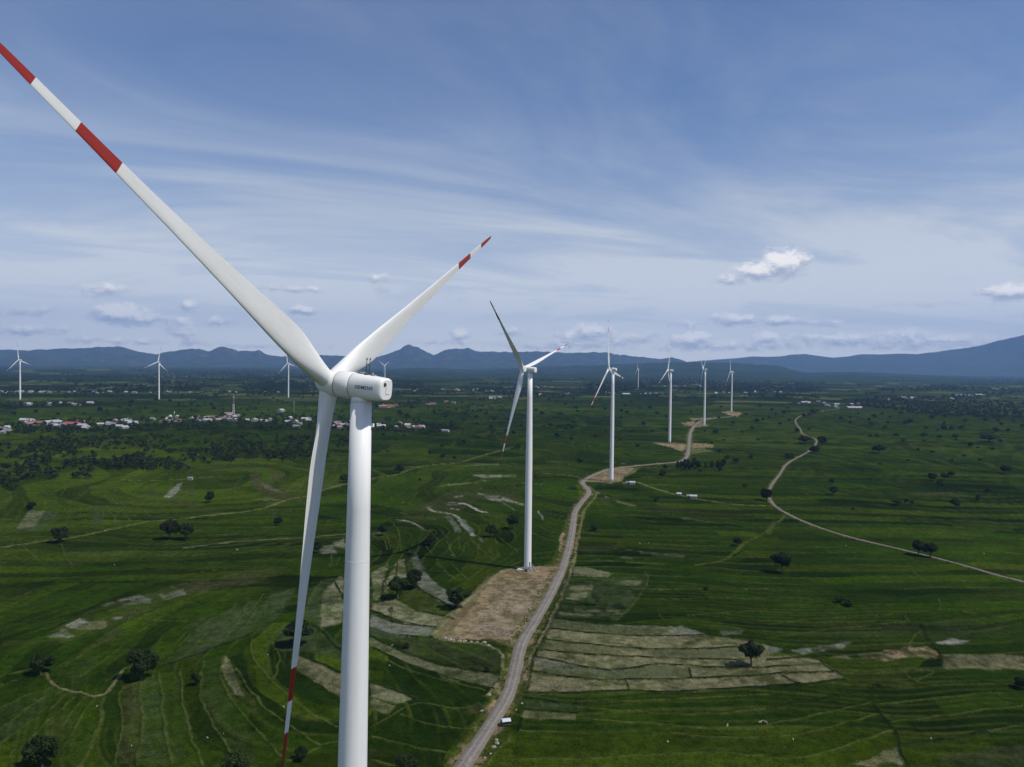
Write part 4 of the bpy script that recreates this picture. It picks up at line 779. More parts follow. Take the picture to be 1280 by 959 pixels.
def broad_lobes(rs, w, h, base, n):
    """lobes of a spreading crown: w wide, from base to h"""
    out = []; mid = base + (h - base) * .52
    out.append((0, 0, mid, w * .27, w * .27, (h - base) * .36))
    for k in range(n):
        a = 2 * math.pi * (k + rs.uniform(-.35, .35)) / n * (1 if k % 2 else 1.0); rr = w * rs.uniform(.20, .36)
        sz = w * rs.uniform(.12, .21); zz = base + (h - base) * rs.uniform(.30, .78)
        out.append((math.cos(a) * rr, math.sin(a) * rr, zz, sz * rs.uniform(.9, 1.3), sz * rs.uniform(.9, 1.3), (h - base) * rs.uniform(.16, .27)))
    for k in range(3): out.append((w * rs.uniform(-.17, .17), w * rs.uniform(-.17, .17), base + (h - base) * rs.uniform(.74, .88), w * .14, w * .14, (h - base) * .15))
    return out
def trunk_mb(rs, h, r, spread, fork, n=5):
    b = MB(); top = Vector((rs.uniform(-.3, .3), rs.uniform(-.3, .3), fork))
    b.tube([(0, 0, -.5), (0, 0, .25), top * .5 + Vector((.1, 0, fork * .05)), top], [r * 1.45, r, r * .85, r * .72], 8)
    for k in range(n):
        a = 2 * math.pi * (k + rs.uniform(-.3, .3)) / n; e = Vector((math.cos(a) * spread * rs.uniform(.6, 1), math.sin(a) * spread * rs.uniform(.6, 1), h * rs.uniform(.62, .86)))
        m_ = top.lerp(e, .5) + Vector((0, 0, .08 * h))
        b.tube([top - Vector((0, 0, .2)), m_, e], [r * .5, r * .32, r * .12], 6)
        for q in (.45, .75):
            s = top.lerp(e, q) + Vector((0, 0, .06 * h)); f = s + Vector((rs.uniform(-1, 1), rs.uniform(-1, 1), rs.uniform(.3, 1))) * spread * .38
            b.tube([s, f], [r * .2, r * .06], 5)
    return b
class Kind: pass
def tree_kind(seed, w=10.0, h=9.0, base=2.2, n=9, leaves=4600, size=.35, mat=M_LEAF, trunk_r=.42, twin=False):
    rs = np.random.RandomState(seed); k = Kind(); k.w, k.h, k.mat = w, h, mat
    V, Q = leaf_cloud(rs, broad_lobes(rs, w, h, base, n), leaves, size); k.crown = np_mesh('crown', V, Q); k.crown.materials.append(mat)
    k.trunk = trunk_mb(rs, h, trunk_r, w * .34, base * 1.1).mesh('trunk'); k.trunk.materials.append(M_BARK)
    # small version, one mesh
    lob = broad_lobes(rs, w, h, base, n); V, Q = leaf_cloud(rs, lob, 420, 1.0)
    tr = np.array([(math.cos(a) * q, math.sin(a) * q, z) for z, q in ((-.4, trunk_r * 1.3), (base * 1.3, trunk_r * .8)) for a in np.arange(6) * math.pi / 3]); o = len(V)
    Qt = np.array([(o + i, o + (i + 1) % 6, o + 6 + (i + 1) % 6, o + 6 + i) for i in range(6)])
    k.small = np_mesh('tree', np.r_[V, tr], np.r_[Q, Qt], np.r_[np.zeros(len(Q)), np.ones(6)]); k.small.materials.append(mat); k.small.materials.append(M_BARK)
    return k
KINDS = {'broad1': tree_kind(1), 'broad2': tree_kind(2, 10, 8.2, 1.8, 8), 'broad3': tree_kind(3, 10, 10.2, 2.6, 10), 'wide': tree_kind(4, 10, 6.4, 1.5, 11), 'round': tree_kind(5, 10, 9.6, 1.4, 12, 5200, .34, M_LEAF2), 'tall': tree_kind(6, 5.2, 12, 1.5, 7, 2200, .42, M_LEAF, .3),
         'shrub': tree_kind(7, 6, 3.4, .15, 8, 1500, .34, M_LEAF2, .16), 'dry': tree_kind(8, 8, 8.5, 2.0, 8, 520, .26, M_DRY, .34), 'mango': tree_kind(9, 10, 8.8, 1.0, 13, 5200, .35)}
NTREE = [0]
def plant(kind, x, y, wpx, hpx=None, label=None, group=None, cat='tree', name='tree', small=None):
    k = KINDS[kind]; p = gnd(x, y); s = pxm(p); W = max(wpx * s, 1.2) / k.w; Hh = (hpx * s / k.h) if hpx else W * random.uniform(.85, 1.08)
    rz = random.uniform(0, 6.28)
    if small is None: small = wpx < 9
    if small:
        o = bpy.data.objects.new(name, k.small); col.objects.link(o)
    else:
        o = empty(name)
        for nm, me in (('trunk', k.trunk), ('crown', k.crown)):
            c = bpy.data.objects.new(nm, me); col.objects.link(c); c.parent = o
    o.location = (p[0], p[1], 0.0); o.rotation_euler = (0, 0, rz); o.scale = (W, W * random.uniform(.9, 1.1), Hh)
    NTREE[0] += 1
    return tag(o, label, cat, group)
NAMED = [
 ('mango', 76, 678, 22, 20, 'rounded dark tree standing on the grassy track beside a pale green field'),
 ('wide', 212, 675, 24, 25, 'leafy tree of a touching pair in striped rice fields, taller and nearer the track'),
 ('wide', 232, 675, 22, 21, 'lower spreading tree of a touching pair in the striped rice fields'),
 ('broad1', 40, 637, 12, 10, 'small dark tree at the upper corner of the pale green field'),
 ('broad2', 262.5, 629, 14, 15, 'lone dark tree in the green field below the brown curved strip'),
 ('broad1', 348.5, 658, 13, 12, 'small lone tree between two grass tracks, close to the hanging blade'),
 ('broad2', 431, 603, 13, 10, 'small tree beside the track just left of the tall white tower'),
 ('broad2', 397, 692, 14, 16, 'dark tree peeping out behind the hanging turbine blade, beside grey rock'),
 ('broad1', 51, 844, 30, 27, 'leafy tree with a dark shadow where the pale path ends among terraces'),
 ('round', 178, 851, 38, 40, 'large dense round tree above the fan of curved terraces'),
 ('round', 53, 961, 46, 44, 'large light green tree cut by the lower left corner of the photo'),
 ('round', 297, 978, 40, 40, 'bright green treetop rising over the lower edge near the striped terraces'),
 ('tall', 245.5, 858, 12, 20, 'narrow dark bush tree on a terrace bank right of the round tree'),
 ('broad3', 497, 749, 27, 29, 'tall leafy tree on grey stubble terraces, the nearer of two beside the tower'),
 ('broad1', 518.5, 736, 23, 25, 'leafy tree on grey stubble terraces, the farther of two beside the tower'),
 ('broad3', 572, 762, 29, 28, 'dark leafy tree at the edge of the sandy turbine pad'),
 ('dry', 489, 772, 11, 15, 'thin brown leafless shrub on the pale stubble terraces'),
 ('broad1', 539.5, 682, 14, 14, 'dark tree above the pointed tip of the grey stubble terraces'),
 ('broad2', 478, 670, 14, 14, 'dark tree beside grey rock just right of the tall white tower'),
 ('broad2', 614, 672, 15, 16, 'dark bushy tree below the whitish rocky streaks, left one of two'),
 ('broad3', 641, 662, 17, 19, 'taller dark tree just left of the slim tower on the sandy pad'),
 ('wide', 373, 808, 34, 32, 'spreading tree half hidden behind the hanging blade above red band'),
 ('broad2', 376.5, 951, 18, 18, 'dark tree beside the red tip of the hanging blade'),
 ('round', 508, 974, 30, 31, 'green treetop at the lower edge between the tower and the gravel road'),
 ('shrub', 508, 811, 10, 7, 'low dark shrub on the dark terrace right of the tower'),
 ('tall', 609, 841, 8, 9, 'small dark bush near the gravel road at the end of the dark terrace'),
 ('dry', 746, 758, 15, 20, 'bare branched tree in the speckled field beside the gravel road'),
 ('broad3', 939, 834, 29, 34, 'lone tree with clear dark shadow on the pale harvested terraces'),
 ('broad3', 977, 717, 23, 27, 'lone tall dark tree in the wide green fields below the concrete road'),
 ('broad1', 922, 683, 13, 11, 'small dark tree beside the faint track in the green field'),
 ('shrub', 1049, 754, 13, 9, 'straggly shrub in the green field, darker half of a pair'),
 ('shrub', 1061, 758, 14, 8, 'straggly light green shrub in the field, brighter half of a pair'),
 ('broad1', 1148, 695, 19, 20, 'dark tree on the concrete road edge, left of a pair'),
 ('broad1', 1163, 697, 19, 19, 'dark tree on the concrete road edge, right of a pair'),
 ('mango', 1276, 861, 17, 15, 'dark tree cut by the right edge of the photo'),
 ('shrub', 882.5, 738, 7, 5, 'tiny dark bush in the green field right of the speckled field'),
 ('shrub', 743, 664, 11, 8, 'low dark shrub in the green field right of the gravel road'),
 ('broad2', 828, 598, 10, 10, 'round dark tree below the cypress grove, nearest the yellow track'),
 ('broad1', 831, 587.5, 7, 7, 'small dark tree between the gravel road and the round dark tree'),
 ('tall', 820.5, 627, 6, 6, 'tiny bush in the green field below the yellow track'),
 ('wide', 1098.5, 567, 18, 11, 'largest lone dark tree on the plain right of the concrete road'),
 ('mango', 958.5, 626, 14, 16, 'dark tree where the yellow track meets the concrete road'),
 ('broad1', 1042, 619, 13, 11, 'dark tree of a close pair on the plain, with a smaller one above'),
 ('broad1', 1039, 606, 7, 8, 'smaller dark tree just above another on the plain'),
 ('mango', 1166, 601, 11, 10, 'dark tree of a loose group of four on the plain, leftmost'),
 ('broad1', 1180, 600, 10, 9, 'dark tree of a loose group of four on the plain, upper middle'),
 ('broad1', 1189, 597, 9, 8, 'dark tree of a loose group of four on the plain, farthest'),
 ('broad2', 1175, 610, 9, 10, 'dark tree of a loose group of four on the plain, nearest'),
 ('broad3', 1257, 593, 14, 12, 'dark tree on the plain near the right edge with tiny one above'),
 ('broad1', 1235, 618, 8, 8, 'small dark tree on the plain beside a taller thin one, right side'),
 ('tall', 1222, 626, 6, 8, 'thin small tree left of another small dark tree on the plain'),
 ('broad1', 1193.5, 635, 14, 12, 'dark tree on the plain nearest above the concrete road pair'),
 ('wide', 1121, 632, 14, 8, 'low dark thicket on the plain, left of two smaller bushes'),
 ('broad1', 1133, 630, 7, 7, 'bush immediately right of a low dark thicket on the plain'),
 ('broad1', 1140, 631, 6, 6, 'bush at the right end of a low dark thicket on the plain'),
 ('wide', 1236, 552.5, 22, 9, 'long low dark thicket on the far plain'),
 ('broad1', 1244, 541, 8, 7, 'far tree in a close pair above the long low thicket'),
 ('broad1', 1250, 554, 6, 5, 'small tree at the right end of the long low thicket'),
 ('wide', 1005, 555, 18, 10, 'dark thicket on the inner side of the concrete road bend'),
 ('mango', 1018, 567, 14, 10, 'dark tree below the bend of the concrete road'),
 ('wide', 1028, 558, 12, 13, 'dark clump on the outer side of the concrete road bend'),
 ('mango', 987, 574, 12, 7, 'low dark tree touching the upper concrete road, above its fork'),
 ('broad2', 499.5, 592, 14, 12, 'dark round tree on the grassy track right of the tall tower'),
 ('broad1', 429.5, 600, 9, 7, 'small dark bush near a curved pale bund beside the tower'),
]
for q in NAMED: plant(q[0], q[1], q[2], q[3], q[4], q[5], 'named trees' if 0 else None, 'bush' if q[0] == 'shrub' else 'tree', 'shrub' if q[0] == 'shrub' else 'tree', small=(q[3] < 7))
def dots(crop, txt, label, group):
    ox, oy, sc = CROPS[crop]
    for q in txt.split():
        f = q.split(','); x, y = float(f[0]), float(f[1]); wd = {'': 5, 'S': 4.2, 'L': 7.0, 'X': 11}[f[2] if len(f) > 2 else '']
        wd *= random.uniform(.85, 1.2)
        plant(random.choice((('tall', 'broad3', 'tall') if 'grove' in group else ('broad1', 'broad2', 'broad3', 'mango', 'round', 'wide')) if wd < 6 else ('broad1', 'broad2', 'mango')), ox + x / sc, oy + y / sc + wd * .32, wd, None, label, group)
dots('j', '365,495,L 410,488,S 412,520 505,500 530,485,L 515,520 600,515 585,540 640,580,L 610,487,S 690,515,L 712,508,L 790,540 848,550,S 880,545,L 915,545 780,580,L 780,603 856,588 935,582,L 962,545 972,532 880,518 820,490,L 885,485 985,505 1085,500 1145,553 1168,527 1150,505 1230,508 1012,627,L 1122,648 512,585 545,580,L 920,703,S 675,603 750,648 645,915,L 510,802,S 425,950 1030,470,S 570,470,S 450,470,S 665,470 745,470,S 1130,480,S 1190,480,S 860,470,S 930,480,S 940,600,S 1050,640,S 1200,555 1270,530 700,700,S 560,720,S 820,660,S 1060,700,S 980,680,S',
     'small dark tree dotted over the wide green plain right of the concrete road', 'scattered trees right of the concrete road')
dots('j', '145,555,L 205,550 80,465 105,460 20,450 5,490,S 105,500 100,440 60,520,S 40,470,S 180,480 225,465,L 205,470 245,458', 'dark roadside tree along the far upper bends of the concrete road', 'trees by the upper concrete road')
dots('i', '628,632,L 340,708,L 225,580,L 195,530,L 300,537,L 310,508 160,530 8,565,L 45,535 30,628 120,450 150,467 185,400,S 220,405 268,420,S 320,440 330,460 310,395,S 418,580 295,602 465,445,S 548,455 545,490 565,430 575,460 595,410,S 640,440,S 658,520,L 690,438 725,468 725,380,S 770,485 775,550 285,530 270,545 60,480,S 100,560,S 240,470,S 400,440,S 440,400,S 510,520,S 600,560,S 470,560,S 380,500,S 540,600,S 700,560,S 350,560,S',
     'small dark tree in the green plain between the slim tower and the gravel road', 'trees left of the gravel road')
dots('i', '895,460 880,390,S 1018,562,L 1105,515 1035,488 1165,392 1225,505,L 1255,500 1045,435,S 1195,690,L 1120,705,L 1075,690,L 1035,660,L 722,905 1165,830,L 965,560,S 940,420,S 1000,420,S 1100,440,S 1170,470,S 1240,430,S 1150,560,S 1230,600,S 1060,600,S 1000,620,S 1200,540,S',
     'small dark tree in the green plain between the gravel road and concrete road', 'trees between the two roads')
dots('i', '828,738 845,735 862,738 880,730 895,728 910,728 925,735 935,740 870,745 915,748 888,750 903,740 968,740,S 998,738 1030,742 1048,735 1060,728 1040,755 855,755 940,760', 'narrow dark tree in the small planted grove beside the gravel road', 'grove by the gravel road')
dots('l', '437,790 868,665 933,685,L 992,690,L 820,800 637,577,L 740,580 415,615 755,485,L 890,460 920,455 1050,470 1040,500 1100,490 1105,525 1225,520,L 1180,540,L 1180,570 1040,610,L 930,630,L 950,485 1190,500 720,470,L 780,440 850,520 960,540 1000,450,S 1150,470 1250,560 700,600 660,660,S 560,600,S 900,560,S 1120,590,S 800,520,S',
     'small dark tree in the green plain between the two nearest turbine towers', 'trees between the two nearest towers')
dots('k', '1050,890,L 150,940,L 540,470 290,470 650,430 1055,425 1070,445 910,375,S 180,460,L 20,430 500,450,L 600,435,L 655,415,L 850,405 960,420,S 1170,440,S 1240,450 330,390,S 420,470,S 730,440,S 780,400,S 1110,470,S 70,470',
     'small dark tree in the far fields around the two leftmost distant turbines', 'trees around the leftmost turbines')
# tree belts: the larger ones as individuals, the remainder of the woodland as one mass
BELTS = [(0, 556, 55, 602, 26), (55, 560, 120, 600, 26), (92, 574, 180, 588, 34), (150, 575, 235, 590, 24), (235, 572, 290, 578, 8), (265, 555, 330, 572, 20), (0, 600, 24, 614, 9), (60, 545, 180, 560, 20), (330, 568, 400, 577, 14), (360, 548, 395, 566, 10)]
def ingroup(i): return ['trees of the wooded belts below the village']
k = 0; belt_pts = []
for (x0, y0, x1, y1, n) in BELTS:
    for _ in range(n): belt_pts.append((random.uniform(x0, x1), random.uniform(y0, y1)))
belt_pts.sort(key=lambda q: -q[1])
room = max(0, 298 - NTREE[0]); BELT_REST = belt_pts[room:]
for x, y in belt_pts[:room]:
    plant(random.choice(('broad1', 'broad2', 'broad3', 'wide', 'mango', 'round')), x, y, random.uniform(6, 12), None, 'dark leafy tree in the wooded belts below the red roofed village', 'trees of the wooded belts below the village', small=True)
def wood_mass():
    rs = np.random.RandomState(77); pts = []
    def fill(poly, n, w0, w1):
        c = 0; P_ = np.array(poly, float)
        while c < n:
            x = rs.uniform(P_[:, 0].min(), P_[:, 0].max()); y = rs.uniform(P_[:, 1].min(), P_[:, 1].max())
            if inside(np.array([x]), np.array([y]), P_)[0]: g = gnd(x, y); pts.append((g[0], g[1], rs.uniform(w0, w1))); c += 1
    def scatter(x0, y0, x1, y1, n, w0, w1, thr, sx=60, sy=5, seed=1):
        c = 0; it = 0
        while c < n and it < n * 30:
            it += 1; x = rs.uniform(x0, x1); y = rs.uniform(y0, y1)
            if fbm(np.array([x / sx]), np.array([y / sy]), 3, seed)[0] > thr: g = gnd(x, y); pts.append((g[0], g[1], rs.uniform(w0, w1))); c += 1
    for x, y in BELT_REST: g = gnd(x, y); pts.append((g[0], g[1], rs.uniform(8, 14)))
    fill([(0, 532), (60, 526), (160, 525), (240, 520), (420, 518), (570, 530), (560, 541), (420, 541), (300, 536), (190, 540), (60, 543), (0, 545)], 560, 7, 13)
    fill([(0, 505), (120, 503), (120, 508), (0, 512)], 80, 8, 14)
    fill([(420, 505), (560, 498), (560, 506), (430, 512)], 60, 8, 14)
    fill([(1066, 500), (1120, 495), (1185, 497), (1290, 504), (1290, 524), (1185, 521), (1135, 517), (1100, 512), (1070, 507)], 900, 8, 15)
    fill([(0, 488), (640, 486), (640, 495), (0, 497)], 420, 9, 16)
    scatter(-60, 463, 1340, 489, 5200, 13, 26, .50, 70, 4, 5)
    scatter(600, 486, 1340, 499, 900, 9, 17, .53, 50, 4, 9)
    scatter(0, 497, 640, 516, 160, 7, 12, .5, 50, 6, 13)
    scatter(30, 545, 440, 575, 260, 6, 11, .52, 40, 6, 17)
    fill([(0, 556), (60, 548), (160, 548), (190, 560), (60, 572), (0, 590)], 60, 6, 11); fill([(95, 574), (235, 574), (290, 570), (290, 577), (235, 588), (110, 590)], 60, 6, 10); fill([(0, 585), (60, 570), (60, 598), (0, 604)], 40, 6, 11); fill([(265, 556), (330, 556), (330, 570), (265, 572)], 40, 6, 11); fill([(330, 566), (395, 556), (398, 566), (335, 576)], 40, 6, 11)
    templ = []
    for s in range(6):
        r2 = np.random.RandomState(500 + s); V, Q = leaf_cloud(r2, broad_lobes(r2, 1.0, .8, .06, 6), 70, .125); templ.append((V, Q))
    VV, QQ, o = [], [], 0
    for (x, y, wd) in pts:
        V, Q = templ[rs.randint(6)]; a = rs.uniform(0, 6.28); ca, sa = math.cos(a), math.sin(a)
        VV.append(np.stack([x + wd * (V[:, 0] * ca - V[:, 1] * sa), y + wd * (V[:, 0] * sa + V[:, 1] * ca), wd * rs.uniform(.75, 1.05) * V[:, 2]], 1)); QQ.append(Q + o); o += len(V)
    me = np_mesh('far_woods', np.concatenate(VV), np.concatenate(QQ)); m = leaf_mat('foliage_far', (.0065, .0135, .003), (.025, .040, .008)); 
    tag(link('far_woods', me, None, [m]), kind='stuff')
wood_mass()

# ---------------------------------------------------------------- houses and other small things
ROOFS = {'white': material('roof_white', (.37, .37, .37), .6, .15, .3), 'red': material('roof_red', (.26, .070, .048), .8, .25, .4), 'grey': material('roof_grey', (.19, .20, .215), .6, .2, .3), 'rust': material('roof_rust', (.17, .085, .055), .85, .3, .4),
         'blue': material('roof_blue', (.10, .26, .42), .6, .15, .3), 'pink': material('roof_pink', (.26, .155, .14), .8, .2, .4), 'green': material('roof_green', (.12, .28, .20), .6, .2, .4)}
M_WALL = material('plaster', (.32, .30, .26), .9, .2, .3); M_WOOD = material('old_timber', (.12, .085, .055), .9, .3, 2); M_GLASS = material('window_dark', (.03, .035, .04), .2)
def gable(b, w, d, wh, rh, over=.6, mr=1, mw=0, base=0.0):
    """walls with gable ends and a pitched roof of real thickness, ridge along x"""
    b.box((0, 0, base + wh / 2), (w, d, wh), mw)
    for sx in (-1, 1):
        x0 = sx * w / 2; x1 = sx * (w / 2 - .15)
        b.loft([[(x0, -d / 2, base + wh), (x0, d / 2, base + wh), (x0, 0, base + wh + rh)], [(x1, -d / 2, base + wh), (x1, d / 2, base + wh), (x1, 0, base + wh + rh)]], mw, sm=False)
    k = over / (d / 2) * rh; W = w / 2 + over
    sec = [(-d / 2 - over, base + wh - k + .12), (0, base + wh + rh + .12), (d / 2 + over, base + wh - k + .12), (d / 2 + over, base + wh - k - .02), (0, base + wh + rh - .02), (-d / 2 - over, base + wh - k - .02)]
    b.loft([[(-W, y, z) for y, z in sec], [(W, y, z) for y, z in sec]], mr, sm=False)
HM = {}
def house_mesh(kind, v):
    if (kind, v) not in HM:
        b = MB(); w, d, wh, rh = ((11, 8, 3.2, 2.2), (15, 9, 3.4, 2.4), (9, 7, 3.0, 2.6))[v]
        gable(b, w, d, wh, rh)
        for q in (-.28, .05, .3): b.box((w * q, -d / 2 - .02, 1.5), (1.1, .12, 1.3 if q != .05 else 2.2), 2)
        me = b.mesh('house')
        for m in (M_WALL, ROOFS[kind], M_GLASS): me.materials.append(m)
        HM[(kind, v)] = me
    return HM[(kind, v)]
CNAME = {'white': 'white', 'red': 'red', 'grey': 'grey', 'rust': 'rusty brown', 'blue': 'blue', 'pink': 'pale pink', 'green': 'green'}
def house(x, y, kind, place, grp, wpx=None, label=None):
    v = random.randrange(3); o = bpy.data.objects.new('house', house_mesh(kind, v)); col.objects.link(o); p = gnd(x, y)
    s = (wpx * pxm(p) / 12.0) if wpx else random.uniform(.9, 1.3)
    o.location = (p[0], p[1], 0); o.scale = (s, s, max(.7, min(s, 1.5))); o.rotation_euler = (0, 0, random.choice((0, 0, math.pi / 2)) + random.uniform(-.3, .3))
    return tag(o, label or ('small house with a %s roof %s' % (CNAME[kind], place)), 'house', grp)
def village(spec, place, grp, kinds, n, band=False):
    for _ in range(n):
        x0, y0, x1, y1 = random.choice(spec); house(random.uniform(x0, x1), random.uniform(y0, y1), random.choice(kinds), place, grp)
WR = ('white', 'white', 'grey', 'grey', 'pink', 'rust', 'white')
village([(0, 536, 12, 542), (26, 526, 60, 534), (95, 528, 122, 537), (122, 528, 158, 536), (130, 526, 172, 531), (62, 528, 85, 534)], 'in the nearest village with the red hall', 'houses of the nearest village', WR, 34)
village([(185, 522, 235, 529), (235, 522, 280, 528), (275, 518, 330, 528), (285, 520, 300, 528)], 'in the village around the lattice mast', 'houses around the lattice mast', WR + ('rust', 'pink'), 34)
village([(320, 524, 380, 533), (375, 524, 402, 532), (400, 528, 440, 536), (465, 530, 500, 537), (420, 528, 445, 536)], 'in the village behind the hanging blade', 'houses behind the tall tower', WR, 32)
village([(500, 532, 512, 537), (516, 532, 530, 536)], 'at the village end right of the tower', 'houses right of the tall tower', ('white', 'rust', 'red'), 4)
village([(8, 505, 40, 508), (55, 504, 65, 507), (70, 504, 122, 507)], 'in the hamlet near the leftmost turbine', 'houses of the sparse hamlet', ('white', 'grey', 'white', 'rust'), 16)
village([(150, 490, 320, 492), (0, 490, 40, 492), (48, 490, 64, 492), (70, 490, 140, 492)], 'in the long row along the far fields', 'houses of the long far row', ('white', 'white', 'grey'), 42)
village([(490, 488, 530, 490), (540, 487, 562, 489), (568, 486, 600, 489), (600, 488, 640, 490), (610, 497, 632, 499), (330, 489, 352, 491)], 'in the far row right of the nacelle', 'houses of the far row by the nacelle', ('white', 'grey', 'white', 'pink'), 24)
village([(475, 506, 496, 510), (533, 504, 546, 507), (556, 503, 570, 506)], 'in the compound right of the tower top', 'houses of the compound', ('red', 'rust', 'pink'), 9)
village([(670, 492, 720, 495), (745, 491, 770, 494), (770, 492, 830, 494), (690, 483, 760, 485), (640, 483, 690, 486), (830, 482, 900, 484)], 'in the far village behind slim towers', 'houses of the far village', ('white', 'white', 'grey', 'pink'), 40)
village([(885, 491, 935, 494), (940, 488, 980, 491)], 'in the hamlet beyond the last pad', 'houses of the far hamlet', ('white', 'grey'), 12)
village([(998, 502, 1030, 505), (1028, 505, 1050, 509), (1050, 508, 1078, 511), (1060, 505, 1075, 508)], 'where the concrete road disappears', 'houses at the concrete road end', WR, 20)
village([(1098, 498, 1112, 501), (1120, 495, 1142, 499), (1125, 483, 1140, 486), (1150, 480, 1210, 484), (1180, 497, 1192, 500), (1240, 486, 1258, 488), (1010, 480, 1080, 482)], 'in the woods near the right edge', 'houses in the woods', ('white', 'pink', 'grey'), 30)
for (x, y, k, wp, lab) in [
 (92, 532, 'red', 22, 'large hall with a broad red roof in the nearest village'), (62, 530, 'white', 26, 'large long white roof beside the red roofed hall'), (45, 531, 'rust', 14, 'rusty orange roof left of the long white roof'), (29, 527, 'white', 9, 'separate white roof above dark trees, left end of the village'),
 (107, 536, 'white', 10, 'white roofed house just right and in front of the red roofed hall'), (139, 533, 'grey', 14, 'wide grey roofed house in the middle of the nearest village'), (155, 536, 'white', 8, 'bright white roof at the right end of the nearest village'),
 (337, 526, 'white', 8, 'bright white roof between the lattice mast and the hanging blade'), (351, 515, 'white', 8, 'lone white roof higher up near the thin pole mast'), (371, 535, 'grey', 9, 'grey roofed house nearest to the fields left of the hanging blade'), (511, 535, 'white', 8, 'white walled house at the edge of the fields right of the tower'), (523, 536, 'rust', 9, 'rust roofed house beside the white walled house right of the tower'),
 (552, 538, 'white', 6, 'small white house alone at the end of the village, seen before the fields'), (557, 540, 'grey', 7, 'grey roof beside the small white house before the fields'), (486, 509, 'red', 16, 'long red roofed building at the tower top side'), (782, 493.5, 'white', 12, 'largest white roof of the far village between the slim towers'),
 (1046, 510, 'white', 7, 'bright white tall shed where the concrete road disappears'), (1066, 511, 'white', 16, 'long low white roof right of the bright white shed'), (1201, 495, 'blue', 11, 'long blue roof in the woods near the right edge'), (1211, 495.5, 'white', 7, 'white factory building beside the long blue roof'), (1226, 494.5, 'white', 11, 'long white roof right of the blue roof in the woods'), (1130, 498, 'pink', 12, 'cluster building with pinkish roof in the right woods'),
 (478, 509.5, 'pink', 9, 'pinkish house at the left end of the long red roofed building')]:
    house(x, y, k, '', 'landmark houses', wp, lab)
def at(o, x, y, z=0.0, rz=0.0):
    p = gnd(x, y); o.location = (p[0], p[1], z); o.rotation_euler = (0, 0, rz); return o
# roadside shelter, field huts
r = at(empty('field_shelter'), 632.5, 907.5, .05, .25); tag(r, 'small stilted field shelter with a pale metal roof beside the gravel road', 'shelter')
for sx in (-1.2, 1.2):
    for sy in (-.9, .9): MB().tube([(sx, sy, -.2), (sx, sy, 2.4)], .08, 8).build('post', M_WOOD, r)
MB().box((0, 0, .85), (2.8, 2.2, .12)).build('platform', M_WOOD, r); MB().box((0, .92, 1.5), (2.4, .05, 1.1)).build('back_screen', ROOFS['blue'], r); MB().box((1.25, 0, 1.3), (.05, 1.7, .8)).build('side_screen', ROOFS['red'], r)
b = MB(); b.loft([[(-1.75, -1.5, 2.35), (-1.75, 0, 2.95), (-1.75, 1.5, 2.35), (-1.75, 1.5, 2.30), (-1.75, 0, 2.88), (-1.75, -1.5, 2.30)], [(1.75, -1.5, 2.35), (1.75, 0, 2.95), (1.75, 1.5, 2.35), (1.75, 1.5, 2.30), (1.75, 0, 2.88), (1.75, -1.5, 2.30)]], 0, sm=False); b.build('roof', material('zinc_sheet', (.52, .54, .60), .4, .12, 2), r)
def hut(x, y, w, d, h, roof, label, rz=0.0):
    r = at(empty('field_hut'), x, y, 0, rz); tag(r, label, 'hut')
    MB().box((0, 0, h / 2), (w, d, h)).build('wall', M_WALL, r)
    b = MB(); k = w / 2 + .5; e = d / 2 + .5
    b.loft([[(-k, -e, h), (-k, 0, h + 1.3), (-k, e, h), (-k, e, h - .1), (-k, 0, h + 1.18), (-k, -e, h - .1)], [(k, -e, h), (k, 0, h + 1.3), (k, e, h), (k, e, h - .1), (k, 0, h + 1.18), (k, -e, h - .1)]], 0, sm=False); b.build('roof', ROOFS[roof], r)
    MB().box((w * .2, -d / 2 - .03, 1.0), (.9, .1, 2.0)).build('door', M_WOOD, r); MB().box((-w * .22, -d / 2 - .03, 1.6), (1.0, .1, .8)).build('window', M_GLASS, r)
    return r
hut(790, 605.5, 6.5, 4, 2.6, 'white', 'pale field hut at the corner of the grey turbine pad', .1)
hut(784, 605, 3.2, 2.6, 1.8, 'grey', 'low grey lean-to left of the pale hut by the turbine pad', .2)
hut(848.5, 619, 4.6, 3, 1.7, 'white', 'low white roofed hut alone on the yellow green track', .05)
hut(866.5, 623, 7, 4.5, 2.7, 'white', 'white farm hut with bright roof on the yellow green track, larger one', -.1)
hut(860, 622, 3.6, 3, 2.0, 'grey', 'grey roofed annex left of the bright roofed farm hut', .3)
hut(238, 600, 5, 4, 2.4, 'grey', 'lone grey hut beside dark bushes at the end of a pale road', .1)
# car beside the turbine
p0 = gnd(649.5, 713.6); car = empty('parked_car', (p0[0], p0[1], .05)); car.rotation_euler = (0, 0, .25); tag(car, 'white pickup car parked beside the turbine foot on the sandy pad', 'car')
M_CARW = material('car_white', (.75, .75, .74), .3); M_TYRE = material('tyre_rubber', (.02, .02, .02), .8)
b = MB(); b.box((0, 0, .78), (4.7, 1.75, .62), 0, .14); b.box((-.25, 0, 1.30), (2.1, 1.55, .62), 0, .18); b.build('body', M_CARW, car)
b = MB(); b.box((.72, 0, 1.30), (.30, 1.40, .42), 0, .05); b.box((-.25, .74, 1.34), (1.5, .12, .36)); b.box((-.25, -.74, 1.34), (1.5, .12, .36)); b.build('window', M_GLASS, car)
b = MB(); b.box((-1.75, 0, 1.08), (1.1, 1.4, .08)); b.build('load_bed', M_DARK, car)
for sx in (-1.45, 1.45):
    for sy in (-.8, .8): MB().tube([(sx, sy - .1, .36), (sx, sy + .1, .36)], .36, 16).build('wheel', M_TYRE, car)
